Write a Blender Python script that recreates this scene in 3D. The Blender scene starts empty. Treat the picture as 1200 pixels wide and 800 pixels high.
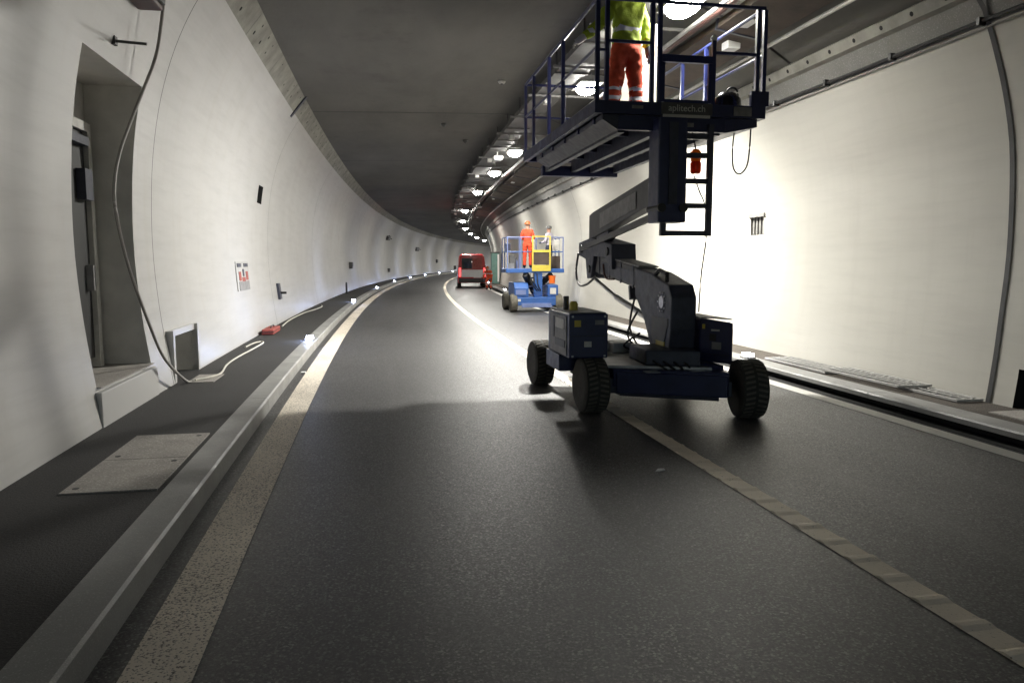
import bpy, bmesh, math, random
from mathutils import Vector, Matrix
random.seed(7)
SC = bpy.context.scene
COL = SC.collection
# ------------------------------------------------------------------ camera
F_PX, R, YAW, PITCH, CAMH = 870.0, 450.0, 0.1997, 0.1061, 1.65
cam_data = bpy.data.cameras.new('camera')
cam_data.sensor_width = 36.0
cam_data.lens = F_PX / 1200.0 * 36.0
cam_data.clip_start = 0.05
cam_data.clip_end = 2000
cam = bpy.data.objects.new('camera', cam_data)
COL.objects.link(cam)
cam.location = (0, 0, CAMH)
cam.rotation_euler = (math.pi / 2 - PITCH, 0, -YAW)
SC.camera = cam
# ------------------------------------------------------------------ world (sky outside the tunnel), exposure
wd = bpy.data.worlds.new('World')
SC.world = wd
wd.use_nodes = True
nt = wd.node_tree
sky = nt.nodes.new('ShaderNodeTexSky')
sky.sky_type = 'NISHITA'
sky.sun_disc = False
sky.sun_elevation = math.radians(42)
sky.sun_rotation = math.radians(20)
nt.links.new(sky.outputs[0], nt.nodes['Background'].inputs[0])
nt.nodes['Background'].inputs[1].default_value = 0.15
vs = SC.view_settings
vs.view_transform = 'Standard'
vs.look = 'None'
vs.exposure = 0.30
vs.gamma = 1.0
vs.use_curve_mapping = False
SC.cycles.use_denoising = True
SC.cycles.max_bounces = 8
SC.cycles.diffuse_bounces = 5
SC.cycles.glossy_bounces = 3
SC.cycles.transmission_bounces = 4
SC.cycles.sample_clamp_indirect = 6
SC.cycles.caustics_reflective = False
SC.cycles.caustics_refractive = False
LAMP_E = 105.0        # ceiling luminaires
BEAM_W = 245.0        # downward beam of each luminaire
LED_E = 190.0         # kerb guide lights

# ------------------------------------------------------------------ tunnel coordinates: s along the road, d to the right, h up
def W(s, d, h):
    a = s / R
    return Vector((R - (R - d) * math.cos(a), (R - d) * math.sin(a), h))
CAMP = Vector((0, 0, CAMH))
def ray(u, v):
    ax, ay = (u - 600) / F_PX, -(v - 400) / F_PX
    c, s = math.cos(PITCH), math.sin(PITCH)
    y, z = ay * c - s, ay * s + c
    return Vector((ax * math.cos(YAW) + z * math.sin(YAW), -ax * math.sin(YAW) + z * math.cos(YAW), y))
def to_sdh(P):
    x, y = P.x - R, P.y
    return (math.atan2(y, -x) * R, R - math.hypot(x, y), P.z)
def at_h(u, v, h):
    r = ray(u, v)
    return to_sdh(CAMP + r * ((h - CAMH) / r.z))
def at_d(u, v, d):
    r = ray(u, v)
    rr = R - d
    A = r.x ** 2 + r.y ** 2
    B = 2 * (-R * r.x)
    D = R * R - rr * rr
    q = math.sqrt(max(0, B * B - 4 * A * D))
    t = min(t for t in ((-B - q) / 2 / A, (-B + q) / 2 / A) if t > 0)
    return to_sdh(CAMP + r * t)
def at_s(u, v, s):
    r = ray(u, v)
    n = Vector((math.sin(s / R), math.cos(s / R), 0))
    t = (Vector((R, 0, 0)) - CAMP).dot(n) / r.dot(n)
    return to_sdh(CAMP + r * t)

# ------------------------------------------------------------------ materials
def mat(name, col, rough=0.6, metal=0.0, var=0.0, vscale=3.0, bump=0.0, bscale=40.0, spec=0.5, stretch=None,
        speck=0.0, speck_scale=150.0, coords='pos', rvar=0.0, emit=None, estr=0.0, coat=0.0):
    m = bpy.data.materials.new(name)
    m.use_nodes = True
    n, l = m.node_tree.nodes, m.node_tree.links
    b = n['Principled BSDF']
    b.inputs['Base Color'].default_value = (*col, 1)
    b.inputs['Roughness'].default_value = rough
    b.inputs['Metallic'].default_value = metal
    b.inputs['Specular IOR Level'].default_value = spec
    b.inputs['Coat Weight'].default_value = coat
    if emit:
        b.inputs['Emission Color'].default_value = (*emit, 1)
        b.inputs['Emission Strength'].default_value = estr
    if coords == 'pos':
        src = n.new('ShaderNodeNewGeometry').outputs['Position']
    elif coords == 'uv':
        src = n.new('ShaderNodeTexCoord').outputs['UV']
    else:
        src = n.new('ShaderNodeTexCoord').outputs['Object']
    if stretch:
        mp = n.new('ShaderNodeMapping')
        mp.inputs['Scale'].default_value = stretch
        l.new(src, mp.inputs['Vector'])
        ssrc = mp.outputs[0]
    else:
        ssrc = src
    cur = None
    def mix(a, bcol, fac, mode='MIX'):
        mx = n.new('ShaderNodeMix')
        mx.data_type = 'RGBA'
        mx.blend_type = mode
        if a is None:
            mx.inputs['A'].default_value = (*col, 1)
        else:
            l.new(a, mx.inputs['A'])
        if isinstance(bcol, tuple):
            mx.inputs['B'].default_value = (*bcol, 1)
        else:
            l.new(bcol, mx.inputs['B'])
        if isinstance(fac, (int, float)):
            mx.inputs['Factor'].default_value = fac
        else:
            l.new(fac, mx.inputs['Factor'])
        return mx.outputs['Result']
    def noise(scale, detail=5, rough_=0.6, s=None):
        t = n.new('ShaderNodeTexNoise')
        t.inputs['Scale'].default_value = scale
        t.inputs['Detail'].default_value = detail
        t.inputs['Roughness'].default_value = rough_
        l.new(s if s is not None else ssrc, t.inputs['Vector'])
        return t.outputs['Fac']
    def ramp(fac, lo, hi, a=0.0, bb=1.0):
        r_ = n.new('ShaderNodeMapRange')
        l.new(fac, r_.inputs['Value'])
        r_.inputs['From Min'].default_value = lo
        r_.inputs['From Max'].default_value = hi
        r_.inputs['To Min'].default_value = a
        r_.inputs['To Max'].default_value = bb
        return r_.outputs['Result']
    if var > 0:
        f = ramp(noise(vscale), 0.32, 0.68)
        dk = tuple(c * (1 - var) for c in col)
        cur = mix(cur, dk, f)
    if speck > 0:
        f2 = noise(speck_scale, 2, 0.5, src)
        cur = mix(cur, tuple(min(1, c * (1 + 4 * speck) + 0.02 * speck) for c in col), ramp(f2, 0.55, 0.75))
        cur = mix(cur, tuple(c * (1 - speck) for c in col), ramp(f2, 0.45, 0.3))
    if cur is not None:
        l.new(cur, b.inputs['Base Color'])
    if rvar > 0:
        l.new(ramp(noise(vscale * 1.7), 0.3, 0.7, max(0.02, rough - rvar), min(1, rough + rvar)), b.inputs['Roughness'])
    if bump > 0:
        bp = n.new('ShaderNodeBump')
        bp.inputs['Strength'].default_value = bump
        bp.inputs['Distance'].default_value = 0.02
        l.new(noise(bscale, 4), bp.inputs['Height'])
        l.new(bp.outputs[0], b.inputs['Normal'])
    m['_x'] = 0
    return m, dict(n=n, l=l, b=b, src=src, ssrc=ssrc, mix=mix, noise=noise, ramp=ramp, cur=cur)

M = {}
def mk(key, *a, **k):
    m, t = mat(key, *a, **k)
    M[key] = m
    return t

# asphalt: dark binder with pale stone grains that glint
t = mk('asphalt', (0.036, 0.0355, 0.036), 0.50, var=0.25, vscale=0.8, speck=0.9, speck_scale=70, spec=0.5)
gr = t['n'].new('ShaderNodeTexVoronoi'); gr.inputs['Scale'].default_value = 92
t['l'].new(t['src'], gr.inputs['Vector'])
sx = t['n'].new('ShaderNodeSeparateColor'); t['l'].new(gr.outputs['Color'], sx.inputs[0])
cc = t['mix'](t['cur'], (0.20, 0.195, 0.19), t['ramp'](sx.outputs[0], 0.78, 0.98, 0, 0.8))
cc = t['mix'](cc, (0.012, 0.012, 0.012), t['ramp'](sx.outputs[1], 0.62, 0.9, 0, 0.9))
uvn = t['n'].new('ShaderNodeTexCoord'); mpu = t['n'].new('ShaderNodeMapping'); mpu.inputs['Scale'].default_value = (0.05, 1.5, 1)
t['l'].new(uvn.outputs['UV'], mpu.inputs['Vector'])
stk = t['noise'](1.0, 5, 0.6, mpu.outputs[0])
cc = t['mix'](cc, (0.095, 0.09, 0.088), t['ramp'](stk, 0.50, 0.72, 0, 0.6))
pat = t['noise'](0.35, 5, 0.65, uvn.outputs['UV'])
cc = t['mix'](cc, (0.03, 0.029, 0.03), t['ramp'](pat, 0.50, 0.66, 0, 0.7))
t['l'].new(cc, t['b'].inputs['Base Color'])
t['l'].new(t['ramp'](sx.outputs[2], 0.4, 1.0, 0.52, 0.34), t['b'].inputs['Roughness'])
bp = t['n'].new('ShaderNodeBump'); bp.inputs['Strength'].default_value = 0.34; bp.inputs['Distance'].default_value = 0.004
t['l'].new(t['noise'](170, 3, 0.7, t['src']), bp.inputs['Height'])
t['l'].new(bp.outputs[0], t['b'].inputs['Normal'])
t['b'].inputs['Specular IOR Level'].default_value = 0.55
mk('footway', (0.022, 0.021, 0.021), 0.8, var=0.35, vscale=1.2, speck=0.4, speck_scale=90, bump=0.4, bscale=80)
mk('footway_brown', (0.07, 0.058, 0.047), 0.85, var=0.4, vscale=2.5, speck=0.4, speck_scale=70, bump=0.4, bscale=80)
mk('kerb', (0.27, 0.27, 0.262), 0.5, var=0.25, vscale=1.2, bump=0.12, bscale=25, speck=0.08, speck_scale=120, rvar=0.15)
mk('concrete', (0.26, 0.255, 0.24), 0.75, var=0.35, vscale=0.9, bump=0.3, bscale=20, speck=0.12, speck_scale=60)
mk('slab', (0.33, 0.31, 0.285), 0.75, var=0.3, vscale=4, bump=0.3, bscale=40, speck=0.15, speck_scale=80)
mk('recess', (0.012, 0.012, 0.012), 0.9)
# tunnel wall coating: white, slightly glossy, with trowel streaks and road grime
def wall_mat(key, col, rough, dirt=1.0):
    t = mk(key, col, rough, var=0.07, vscale=0.5, coords='uv', rvar=0.05, spec=0.5)
    n, l = t['n'], t['l']
    mp = n.new('ShaderNodeMapping'); mp.inputs['Scale'].default_value = (0.35, 3.2, 1)
    l.new(t['src'], mp.inputs['Vector'])
    st = t['noise'](2.2, 6, 0.65, mp.outputs[0])
    cur = t['mix'](t['cur'], tuple(c * 0.84 for c in col), t['ramp'](st, 0.45, 0.85, 0, dirt))
    # faint runs of dirt down the wall
    mp2 = n.new('ShaderNodeMapping'); mp2.inputs['Scale'].default_value = (2.4, 0.22, 1)
    l.new(t['src'], mp2.inputs['Vector'])
    g = t['noise'](1.4, 8, 0.7, mp2.outputs[0])
    cur = t['mix'](cur, (0.40, 0.38, 0.345), t['ramp'](g, 0.5, 0.95, 0, 0.55 * dirt))
    l.new(cur, t['b'].inputs['Base Color'])
    bp = n.new('ShaderNodeBump'); bp.inputs['Strength'].default_value = 0.08; bp.inputs['Distance'].default_value = 0.005
    mp3 = n.new('ShaderNodeMapping'); mp3.inputs['Scale'].default_value = (9.0, 2.2, 1); mp3.inputs['Rotation'].default_value = (0, 0, 0.6)
    l.new(t['src'], mp3.inputs['Vector'])
    l.new(t['noise'](2.0, 4, 0.55, mp3.outputs[0]), bp.inputs['Height'])
    l.new(bp.outputs[0], t['b'].inputs['Normal'])
wall_mat('wall_white', (0.48, 0.474, 0.464), 0.37, 1.35)
wall_mat('wall_white_right', (0.53, 0.515, 0.465), 0.5, 0.8)
mk('niche_white', (0.76, 0.74, 0.70), 0.6, var=0.25, vscale=2, bump=0.15, bscale=12)
mk('joint', (0.05, 0.05, 0.05), 0.8)
mk('seal_band', (0.045, 0.045, 0.047), 0.55, var=0.4, vscale=6)
t = mk('ceiling', (0.15, 0.145, 0.13), 0.8, var=0.4, vscale=0.35, bump=0.3, bscale=8, coords='uv', stretch=(0.6, 1.4, 1))
g = t['noise'](0.8, 6, 0.7, t['src'])
t['l'].new(t['mix'](t['cur'], (0.07, 0.065, 0.06), t['ramp'](g, 0.56, 0.75, 0, 0.7)), t['b'].inputs['Base Color'])
mk('cornice', (0.34, 0.33, 0.29), 0.7, var=0.45, vscale=2.5, bump=0.2, bscale=30)
# paint with worn pits
def paint(key, col, lo, hi, scale=42):
    t = mk(key, col, 0.6, var=0.15, vscale=2.0)
    n, l = t['n'], t['l']
    f = t['noise'](scale, 3, 0.6, t['src'])
    big = t['noise'](0.7, 2, 0.5, t['src'])
    ad = n.new('ShaderNodeMath'); ad.operation = 'MULTIPLY_ADD'
    l.new(big, ad.inputs[0]); ad.inputs[1].default_value = 0.15; l.new(f, ad.inputs[2])
    l.new(t['mix'](t['cur'], (0.15, 0.13, 0.105), t['ramp'](ad.outputs[0], lo, hi)), t['b'].inputs['Base Color'])
    bp = n.new('ShaderNodeBump'); bp.inputs['Strength'].default_value = 0.5; bp.inputs['Distance'].default_value = 0.006
    bp.invert = True
    l.new(f, bp.inputs['Height']); l.new(bp.outputs[0], t['b'].inputs['Normal'])
paint('paint_left', (0.84, 0.76, 0.64), 0.60, 0.68, 70)
paint('paint_mid', (0.84, 0.75, 0.61), 0.72, 0.80, 60)
paint('paint_right', (0.80, 0.78, 0.73), 0.75, 0.82, 50)
mk('navy', (0.020, 0.026, 0.088), 0.42, var=0.35, vscale=5, bump=0.05, bscale=15, spec=0.5, rvar=0.1)
mk('boom_dark', (0.042, 0.046, 0.072), 0.5, var=0.4, vscale=6, rvar=0.1)
mk('boom_grey', (0.10, 0.10, 0.10), 0.55, var=0.3, vscale=6)
mk('panel_grey', (0.27, 0.265, 0.26), 0.6, var=0.4, vscale=9)
mk('rail_blue', (0.020, 0.028, 0.115), 0.35, var=0.2, vscale=8)
mk('rubber', (0.05, 0.047, 0.04), 0.85, var=0.4, vscale=14, bump=0.3, bscale=60)
mk('rubber_lit', (0.15, 0.138, 0.11), 0.9, var=0.45, vscale=12, bump=0.3, bscale=60)  # paler rubber copy, light on the tyres put into its colour
mk('steel', (0.42, 0.42, 0.43), 0.38, metal=1.0, var=0.25, vscale=12)
mk('galv', (0.46, 0.45, 0.43), 0.5, metal=0.7, var=0.3, vscale=7)
mk('galv_dark', (0.16, 0.155, 0.15), 0.65, metal=0.2, var=0.4, vscale=5)
mk('black', (0.012, 0.012, 0.013), 0.5)
mk('black_gloss', (0.010, 0.010, 0.011), 0.2)
mk('cable_black', (0.02, 0.02, 0.02), 0.6)
mk('cable_grey', (0.30, 0.285, 0.265), 0.6)
mk('hose_white', (0.55, 0.53, 0.47), 0.6, var=0.2, vscale=20)
mk('white_plastic', (0.75, 0.75, 0.74), 0.45, var=0.1, vscale=10)
mk('lattice_grey', (0.46, 0.455, 0.44), 0.5, var=0.25, vscale=9)
mk('offwhite', (0.6, 0.59, 0.56), 0.55, var=0.2, vscale=10)
mk('brown_duct', (0.085, 0.062, 0.05), 0.85, var=0.5, vscale=2.0, bump=0.2, bscale=20)
mk('pipe_red', (0.11, 0.05, 0.04), 0.5, var=0.4, vscale=4)
mk('orange', (0.85, 0.16, 0.015), 0.5)
mk('amber', (0.95, 0.40, 0.02), 0.35)
mk('red', (0.42, 0.015, 0.02), 0.35, coat=0.3, var=0.15, vscale=3)
mk('red_dull', (0.36, 0.075, 0.06), 0.6, var=0.4, vscale=8)
mk('blue', (0.03, 0.11, 0.36), 0.42, var=0.25, vscale=5)
mk('blue_pale', (0.16, 0.21, 0.42), 0.5, var=0.25, vscale=6)
mk('yellow', (0.66, 0.52, 0.07), 0.45, var=0.2, vscale=8)
mk('green', (0.13, 0.25, 0.22), 0.5, var=0.2, vscale=5)
mk('glass_dark', (0.01, 0.011, 0.013), 0.05, spec=0.6)
mk('hivis', (0.42, 0.55, 0.03), 0.75, var=0.35, vscale=9, bump=0.6, bscale=14)
mk('workred', (0.78, 0.10, 0.035), 0.8, var=0.3, vscale=9, bump=0.6, bscale=14)
mk('workorange', (0.85, 0.085, 0.03), 0.8, var=0.25, vscale=9, bump=0.4, bscale=16)
mk('workpale', (0.55, 0.52, 0.60), 0.8, var=0.2, vscale=9)
mk('workdark', (0.03, 0.035, 0.06), 0.8)
mk('reflective', (0.72, 0.73, 0.74), 0.3)
mk('skin', (0.52, 0.31, 0.23), 0.55)
mk('glove', (0.06, 0.08, 0.13), 0.7)
mk('glove_white', (0.7, 0.7, 0.68), 0.8)
mk('boot', (0.02, 0.018, 0.016), 0.6)
mk('helmet', (0.8, 0.8, 0.78), 0.3)
mk('helmet_orange', (0.40, 0.12, 0.04), 0.5)
mk('lamp_glass', (0.9, 0.9, 0.9), 0.3, emit=(1.0, 0.975, 0.90), estr=LAMP_E)
mk('led_glass', (0.9, 0.9, 0.95), 0.3, emit=(0.46, 0.58, 1.0), estr=LED_E)
mk('led_dim', (0.9, 0.9, 0.95), 0.3, emit=(0.9, 0.92, 1.0), estr=35.0)
mk('tail_lamp', (0.5, 0.02, 0.02), 0.2, emit=(1.0, 0.12, 0.12), estr=1.2)
m = bpy.data.materials.new('translucent_sheet'); m.use_nodes = True
b = m.node_tree.nodes['Principled BSDF']
b.inputs['Base Color'].default_value = (0.86, 0.85, 0.78, 1); b.inputs['Roughness'].default_value = 0.6
tr = m.node_tree.nodes.new('ShaderNodeBsdfTranslucent'); tr.inputs[0].default_value = (0.9, 0.88, 0.78, 1)
ms = m.node_tree.nodes.new('ShaderNodeMixShader'); ms.inputs[0].default_value = 0.6
m.node_tree.links.new(b.outputs[0], ms.inputs[1]); m.node_tree.links.new(tr.outputs[0], ms.inputs[2])
m.node_tree.links.new(ms.outputs[0], m.node_tree.nodes['Material Output'].inputs[0])
M['sheet'] = m
for key, c in (('beacon_red', (0.85, 0.12, 0.02, 1)), ('beacon_amber', (1.0, 0.42, 0.03, 1))):
    m = bpy.data.materials.new(key); m.use_nodes = True
    b = m.node_tree.nodes['Principled BSDF']; b.inputs['Base Color'].default_value = c; b.inputs['Roughness'].default_value = 0.3
    tr = m.node_tree.nodes.new('ShaderNodeBsdfTranslucent'); tr.inputs[0].default_value = c
    ms = m.node_tree.nodes.new('ShaderNodeMixShader'); ms.inputs[0].default_value = 0.55
    m.node_tree.links.new(b.outputs[0], ms.inputs[1]); m.node_tree.links.new(tr.outputs[0], ms.inputs[2])
    m.node_tree.links.new(ms.outputs[0], m.node_tree.nodes['Material Output'].inputs[0])
    M[key] = m

# ------------------------------------------------------------------ mesh helpers
class MB:
    def __init__(self):
        self.v, self.f, self.uv, self.sm = [], [], {}, False
    def add(self, vs_, fs_):
        o = len(self.v)
        self.v += [Vector(p) for p in vs_]
        self.f += [tuple(o + i for i in f) for f in fs_]
        return self
    def hexa(self, p):           # 8 corners: bottom 4 then top 4, same order
        return self.add(p, [(0, 3, 2, 1), (4, 5, 6, 7), (0, 1, 5, 4), (1, 2, 6, 5), (2, 3, 7, 6), (3, 0, 4, 7)])
    def box(self, s0, s1, d0, d1, h0, h1, X=W):
        return self.hexa([X(s0, d0, h0), X(s0, d1, h0), X(s1, d1, h0), X(s1, d0, h0),
                          X(s0, d0, h1), X(s0, d1, h1), X(s1, d1, h1), X(s1, d0, h1)])
    def prism(self, poly, d0, d1, X=W):      # polygon in (s,h) extruded across d
        n = len(poly)
        vs_ = [X(s, d0, h) for s, h in poly] + [X(s, d1, h) for s, h in poly]
        return self.add(vs_, [tuple(range(n)), tuple(range(2 * n - 1, n - 1, -1))] +
                        [(i, i + n, (i + 1) % n + n, (i + 1) % n) for i in range(n)])
    def plan(self, poly, h0, h1, X=W):       # polygon in (s,d) extruded up
        n = len(poly)
        vs_ = [X(s, d, h0) for s, d in poly] + [X(s, d, h1) for s, d in poly]
        return self.add(vs_, [tuple(range(n - 1, -1, -1)), tuple(range(n, 2 * n))] +
                        [(i, (i + 1) % n, (i + 1) % n + n, i + n) for i in range(n)])
    def tube(self, pts, r, seg=8, r2=None, cap=True):
        pts = [Vector(p) for p in pts]
        n = len(pts)
        o = len(self.v)
        up = Vector((0, 0, 1))
        for i, p in enumerate(pts):
            tdir = (pts[min(i + 1, n - 1)] - pts[max(i - 1, 0)]).normalized()
            a = tdir.cross(up)
            if a.length < 0.05:
                a = tdir.cross(Vector((1, 0, 0)))
            a.normalize()
            bb = a.cross(tdir).normalized()
            rr = r if r2 is None else r + (r2 - r) * i / (n - 1)
            for k in range(seg):
                an = 2 * math.pi * k / seg
                self.v.append(p + a * (rr * math.cos(an)) + bb * (rr * math.sin(an)))
        for i in range(n - 1):
            for k in range(seg):
                k2 = (k + 1) % seg
                self.f.append((o + i * seg + k, o + i * seg + k2, o + (i + 1) * seg + k2, o + (i + 1) * seg + k))
        if cap:
            self.f.append(tuple(o + k for k in range(seg - 1, -1, -1)))
            self.f.append(tuple(o + (n - 1) * seg + k for k in range(seg)))
        return self
    def bar(self, a, b, w, hgt):             # rectangular bar between two world points
        a, b = Vector(a), Vector(b)
        tdir = (b - a).normalized()
        sd = tdir.cross(Vector((0, 0, 1)))
        if sd.length < 0.05:
            sd = Vector((1, 0, 0)) - tdir * tdir.x
        sd.normalize()
        u2 = sd.cross(tdir).normalized()
        c = []
        for p in (a, b):
            c.append([p - sd * w / 2 - u2 * hgt / 2, p + sd * w / 2 - u2 * hgt / 2,
                      p + sd * w / 2 + u2 * hgt / 2, p - sd * w / 2 + u2 * hgt / 2])
        return self.hexa([c[0][0], c[0][1], c[1][1], c[1][0], c[0][3], c[0][2], c[1][2], c[1][3]])
    def lathe(self, prof, seg=16, axis='z', X=None):  # profile (r,z) about an axis through origin
        o = len(self.v)
        for r_, z in prof:
            for k in range(seg):
                an = 2 * math.pi * k / seg
                p = (r_ * math.cos(an), r_ * math.sin(an), z)
                if axis == 'x':
                    p = (p[2], p[0], p[1])
                elif axis == 'y':
                    p = (p[0], p[2], p[1])
                p = Vector(p)
                self.v.append(X(p) if X else p)
        for i in range(len(prof) - 1):
            for k in range(seg):
                k2 = (k + 1) % seg
                self.f.append((o + i * seg + k, o + i * seg + k2, o + (i + 1) * seg + k2, o + (i + 1) * seg + k))
        self.f.append(tuple(o + k for k in range(seg - 1, -1, -1)))
        self.f.append(tuple(o + (len(prof) - 1) * seg + k for k in range(seg)))
        return self
    def mesh(self, name, off=None, bevel=0.0, smooth=False):
        me = bpy.data.meshes.new(name)
        off = off or Vector((0, 0, 0))
        me.from_pydata([tuple(p - off) for p in self.v], [], self.f)
        me.validate()
        bm = bmesh.new()
        bm.from_mesh(me)
        bmesh.ops.recalc_face_normals(bm, faces=bm.faces)
        if bevel > 0:
            es = [e for e in bm.edges if len(e.link_faces) == 2 and e.calc_face_angle(0) > 0.6]
            bmesh.ops.bevel(bm, geom=es, offset=bevel, segments=2, profile=0.6, affect='EDGES', clamp_overlap=True)
        bm.to_mesh(me)
        bm.free()
        if smooth:
            for p in me.polygons:
                p.use_smooth = True
            try:
                me.set_sharp_from_angle(angle=0.7)
            except Exception:
                pass
        return me
    def build(self, name, m_, parent=None, bevel=0.0, smooth=False, off=None):
        if off is None and parent is not None:
            off = world_loc(parent)
        o = bpy.data.objects.new(name, self.mesh(name, off, bevel, smooth))
        o.data.materials.append(M[m_] if isinstance(m_, str) else m_)
        COL.objects.link(o)
        if parent is not None:
            o.parent = parent
        return o
def world_loc(o):
    p = Vector(o.location)
    while o.parent is not None:
        o = o.parent
        p += Vector(o.location)
    return p
def empty(name, loc, rz=0.0):
    o = bpy.data.objects.new(name, None)
    o.empty_display_size = 0.2
    COL.objects.link(o)
    o.location = loc
    o.rotation_euler = (0, 0, rz)
    return o
def tag(o, label=None, cat=None, group=None, kind=None):
    if label: o['label'] = label
    if cat: o['category'] = cat
    if group: o['group'] = group
    if kind: o['kind'] = kind
    return o
def copy_tree(o, parent=None):
    c = o.copy()
    COL.objects.link(c)
    c.parent = parent
    for ch in list(o.children):
        copy_tree(ch, c)
    return c
def frange(a, b, st):
    n = max(1, int(math.ceil((b - a) / st - 1e-6)))
    return [a + (b - a) * i / n for i in range(n + 1)]
def sweep(name, prof, slist, m_, parent=None, smooth=True, skips=(), closed=False, kind=None, d_off=0.0):
    """profile of (d,h) points swept along the tunnel, with uv in metres"""
    pr = list(prof)
    if closed:
        pr.append(pr[0])
    arc = [0.0]
    for i in range(1, len(pr)):
        arc.append(arc[-1] + math.hypot(pr[i][0] - pr[i - 1][0], pr[i][1] - pr[i - 1][1]))
    off = W(slist[0], pr[0][0], 0) if parent is None else world_loc(parent)
    vs_, fs_, uvs = [], [], []
    n = len(pr)
    for s in slist:
        for d, h in pr:
            vs_.append(tuple(W(s, d + d_off, h) - off))
    for i in range(len(slist) - 1):
        sm = (slist[i] + slist[i + 1]) / 2
        for j in range(n - 1):
            hm = (pr[j][1] + pr[j + 1][1]) / 2
            if any(a < sm < b_ and c < hm < e for a, b_, c, e in skips):
                continue
            fs_.append((i * n + j, i * n + j + 1, (i + 1) * n + j + 1, (i + 1) * n + j))
            uvs += [(slist[i], arc[j]), (slist[i], arc[j + 1]), (slist[i + 1], arc[j + 1]), (slist[i + 1], arc[j])]
    if closed:
        for e in (0, len(slist) - 1):
            ring = tuple(e * n + j for j in range(n - 1))
            fs_.append(ring)
            uvs += [(pr[j][0], pr[j][1]) for j in range(n - 1)]
    me = bpy.data.meshes.new(name)
    me.from_pydata(vs_, [], fs_)
    ul = me.uv_layers.new(name='UVMap')
    for i, uv in enumerate(uvs):
        ul.data[i].uv = uv
    if smooth:
        for p in me.polygons:
            p.use_smooth = True
        me.set_sharp_from_angle(angle=0.6)
    me.materials.append(M[m_])
    o = bpy.data.objects.new(name, me)
    COL.objects.link(o)
    if parent is not None:
        o.parent = parent
    else:
        o.location = off
    if kind:
        o['kind'] = kind
    return o
def interp(prof, h):
    for (d0, h0), (d1, h1) in zip(prof, prof[1:]):
        if min(h0, h1) - 1e-9 <= h <= max(h0, h1) + 1e-9 and h0 != h1:
            return d0 + (d1 - d0) * (h - h0) / (h1 - h0)
    return prof[-1][0]
def with_h(prof, hs):
    return sorted(prof + [(interp(prof, h), h) for h in hs if all(abs(h - q[1]) > 1e-6 for q in prof)], key=lambda q: q[1])

# ================================================================== STRUCTURE
S0, S1 = -12.0, 330.0      # open end added behind the camera so sky light fills in
SL = frange(-90.0, -8, 4) + frange(-8, 60, 1.0)[1:] + frange(60, S1, 3)[1:]
sweep('road', [(-1.6, 0), (-0.5, 0), (2.5, 0), (6.0, 0)], SL, 'asphalt', kind='structure')
FH = 0.15
sweep('footway_left', [(-1.345, FH - 0.005), (-3.6, FH - 0.005)], SL, 'footway', kind='structure')
sweep('footway_right', [(5.945, FH - 0.005), (7.4, FH - 0.005)], SL, 'footway_brown', kind='structure')
# --- kerbs made of stones
def kerb(name, poly, m_, st, a, bnd):
    k = empty(name, W(0, poly[0][0], 0))
    tag(k, kind='structure')
    s = a
    while s < bnd:
        o = sweep('kerb_stone', poly, frange(s + 0.004, s + st - 0.004, 1.0), m_, parent=k, smooth=False, closed=True)
        s += st
    sweep('kerb_stone', poly, frange(s, S1, 3), m_, parent=k, smooth=False, closed=True)
    sweep('kerb_stone', poly, frange(S0, a, 4), m_, parent=k, smooth=False, closed=True)
    return k
kerb('kerb_left', [(-1.345, -0.05), (-1.115, -0.05), (-1.125, 0.137), (-1.14, FH + 0.001), (-1.345, FH + 0.004)], 'kerb', 6.5, -4.5, 60.0)
kr = kerb('kerb_right', [(5.945, 0.085), (5.945, FH + 0.004), (5.67, FH + 0.002), (5.655, 0.135), (5.655, 0.088)], 'kerb', 4.0, -4.4, 48.0)
sweep('slot_drain', [(5.80, -0.03), (5.80, 0.087), (5.94, 0.087), (5.94, -0.03)], SL, 'recess', kind='structure', smooth=False, closed=True)
sweep('kerb_shadow_gap', [(5.57, 0.004), (5.80, 0.004)], SL, 'recess', kind='structure', smooth=False).name = 'drain_shade_strip'  # flat black strip, gutter and kerb shade put into one colour
# --- markings
sweep('edge_line_left', [(-0.99, 0.004), (-0.70, 0.004)], SL, 'paint_left', kind='structure')
cl = sweep('centre_line', [(2.615, 0.004), (2.785, 0.004)], SL, 'paint_mid', kind='structure')
sweep('edge_line_right', [(5.33, 0.004), (5.53, 0.004)], SL, 'paint_right', kind='structure')
rib_me = MB().hexa([Vector(q) for q in ((-.084, -.055, -.002), (.084, -.055, -.002), (.084, .055, -.002), (-.084, .055, -.002),
                                       (-.08, -.016, .009), (.08, -.016, .009), (.08, .016, .009), (-.08, .016, .009))]).mesh('rib')
rib_me.materials.append(M['paint_mid'])
cl0 = Vector(cl.location)
for k in range(70):
    s = 1.2 + k * 0.262
    o = bpy.data.objects.new('rib', rib_me)
    COL.objects.link(o)
    o.parent = cl
    o.location = W(s, 2.70, 0.005) - cl0
    o.rotation_euler = (0, 0, -s / R)

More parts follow.
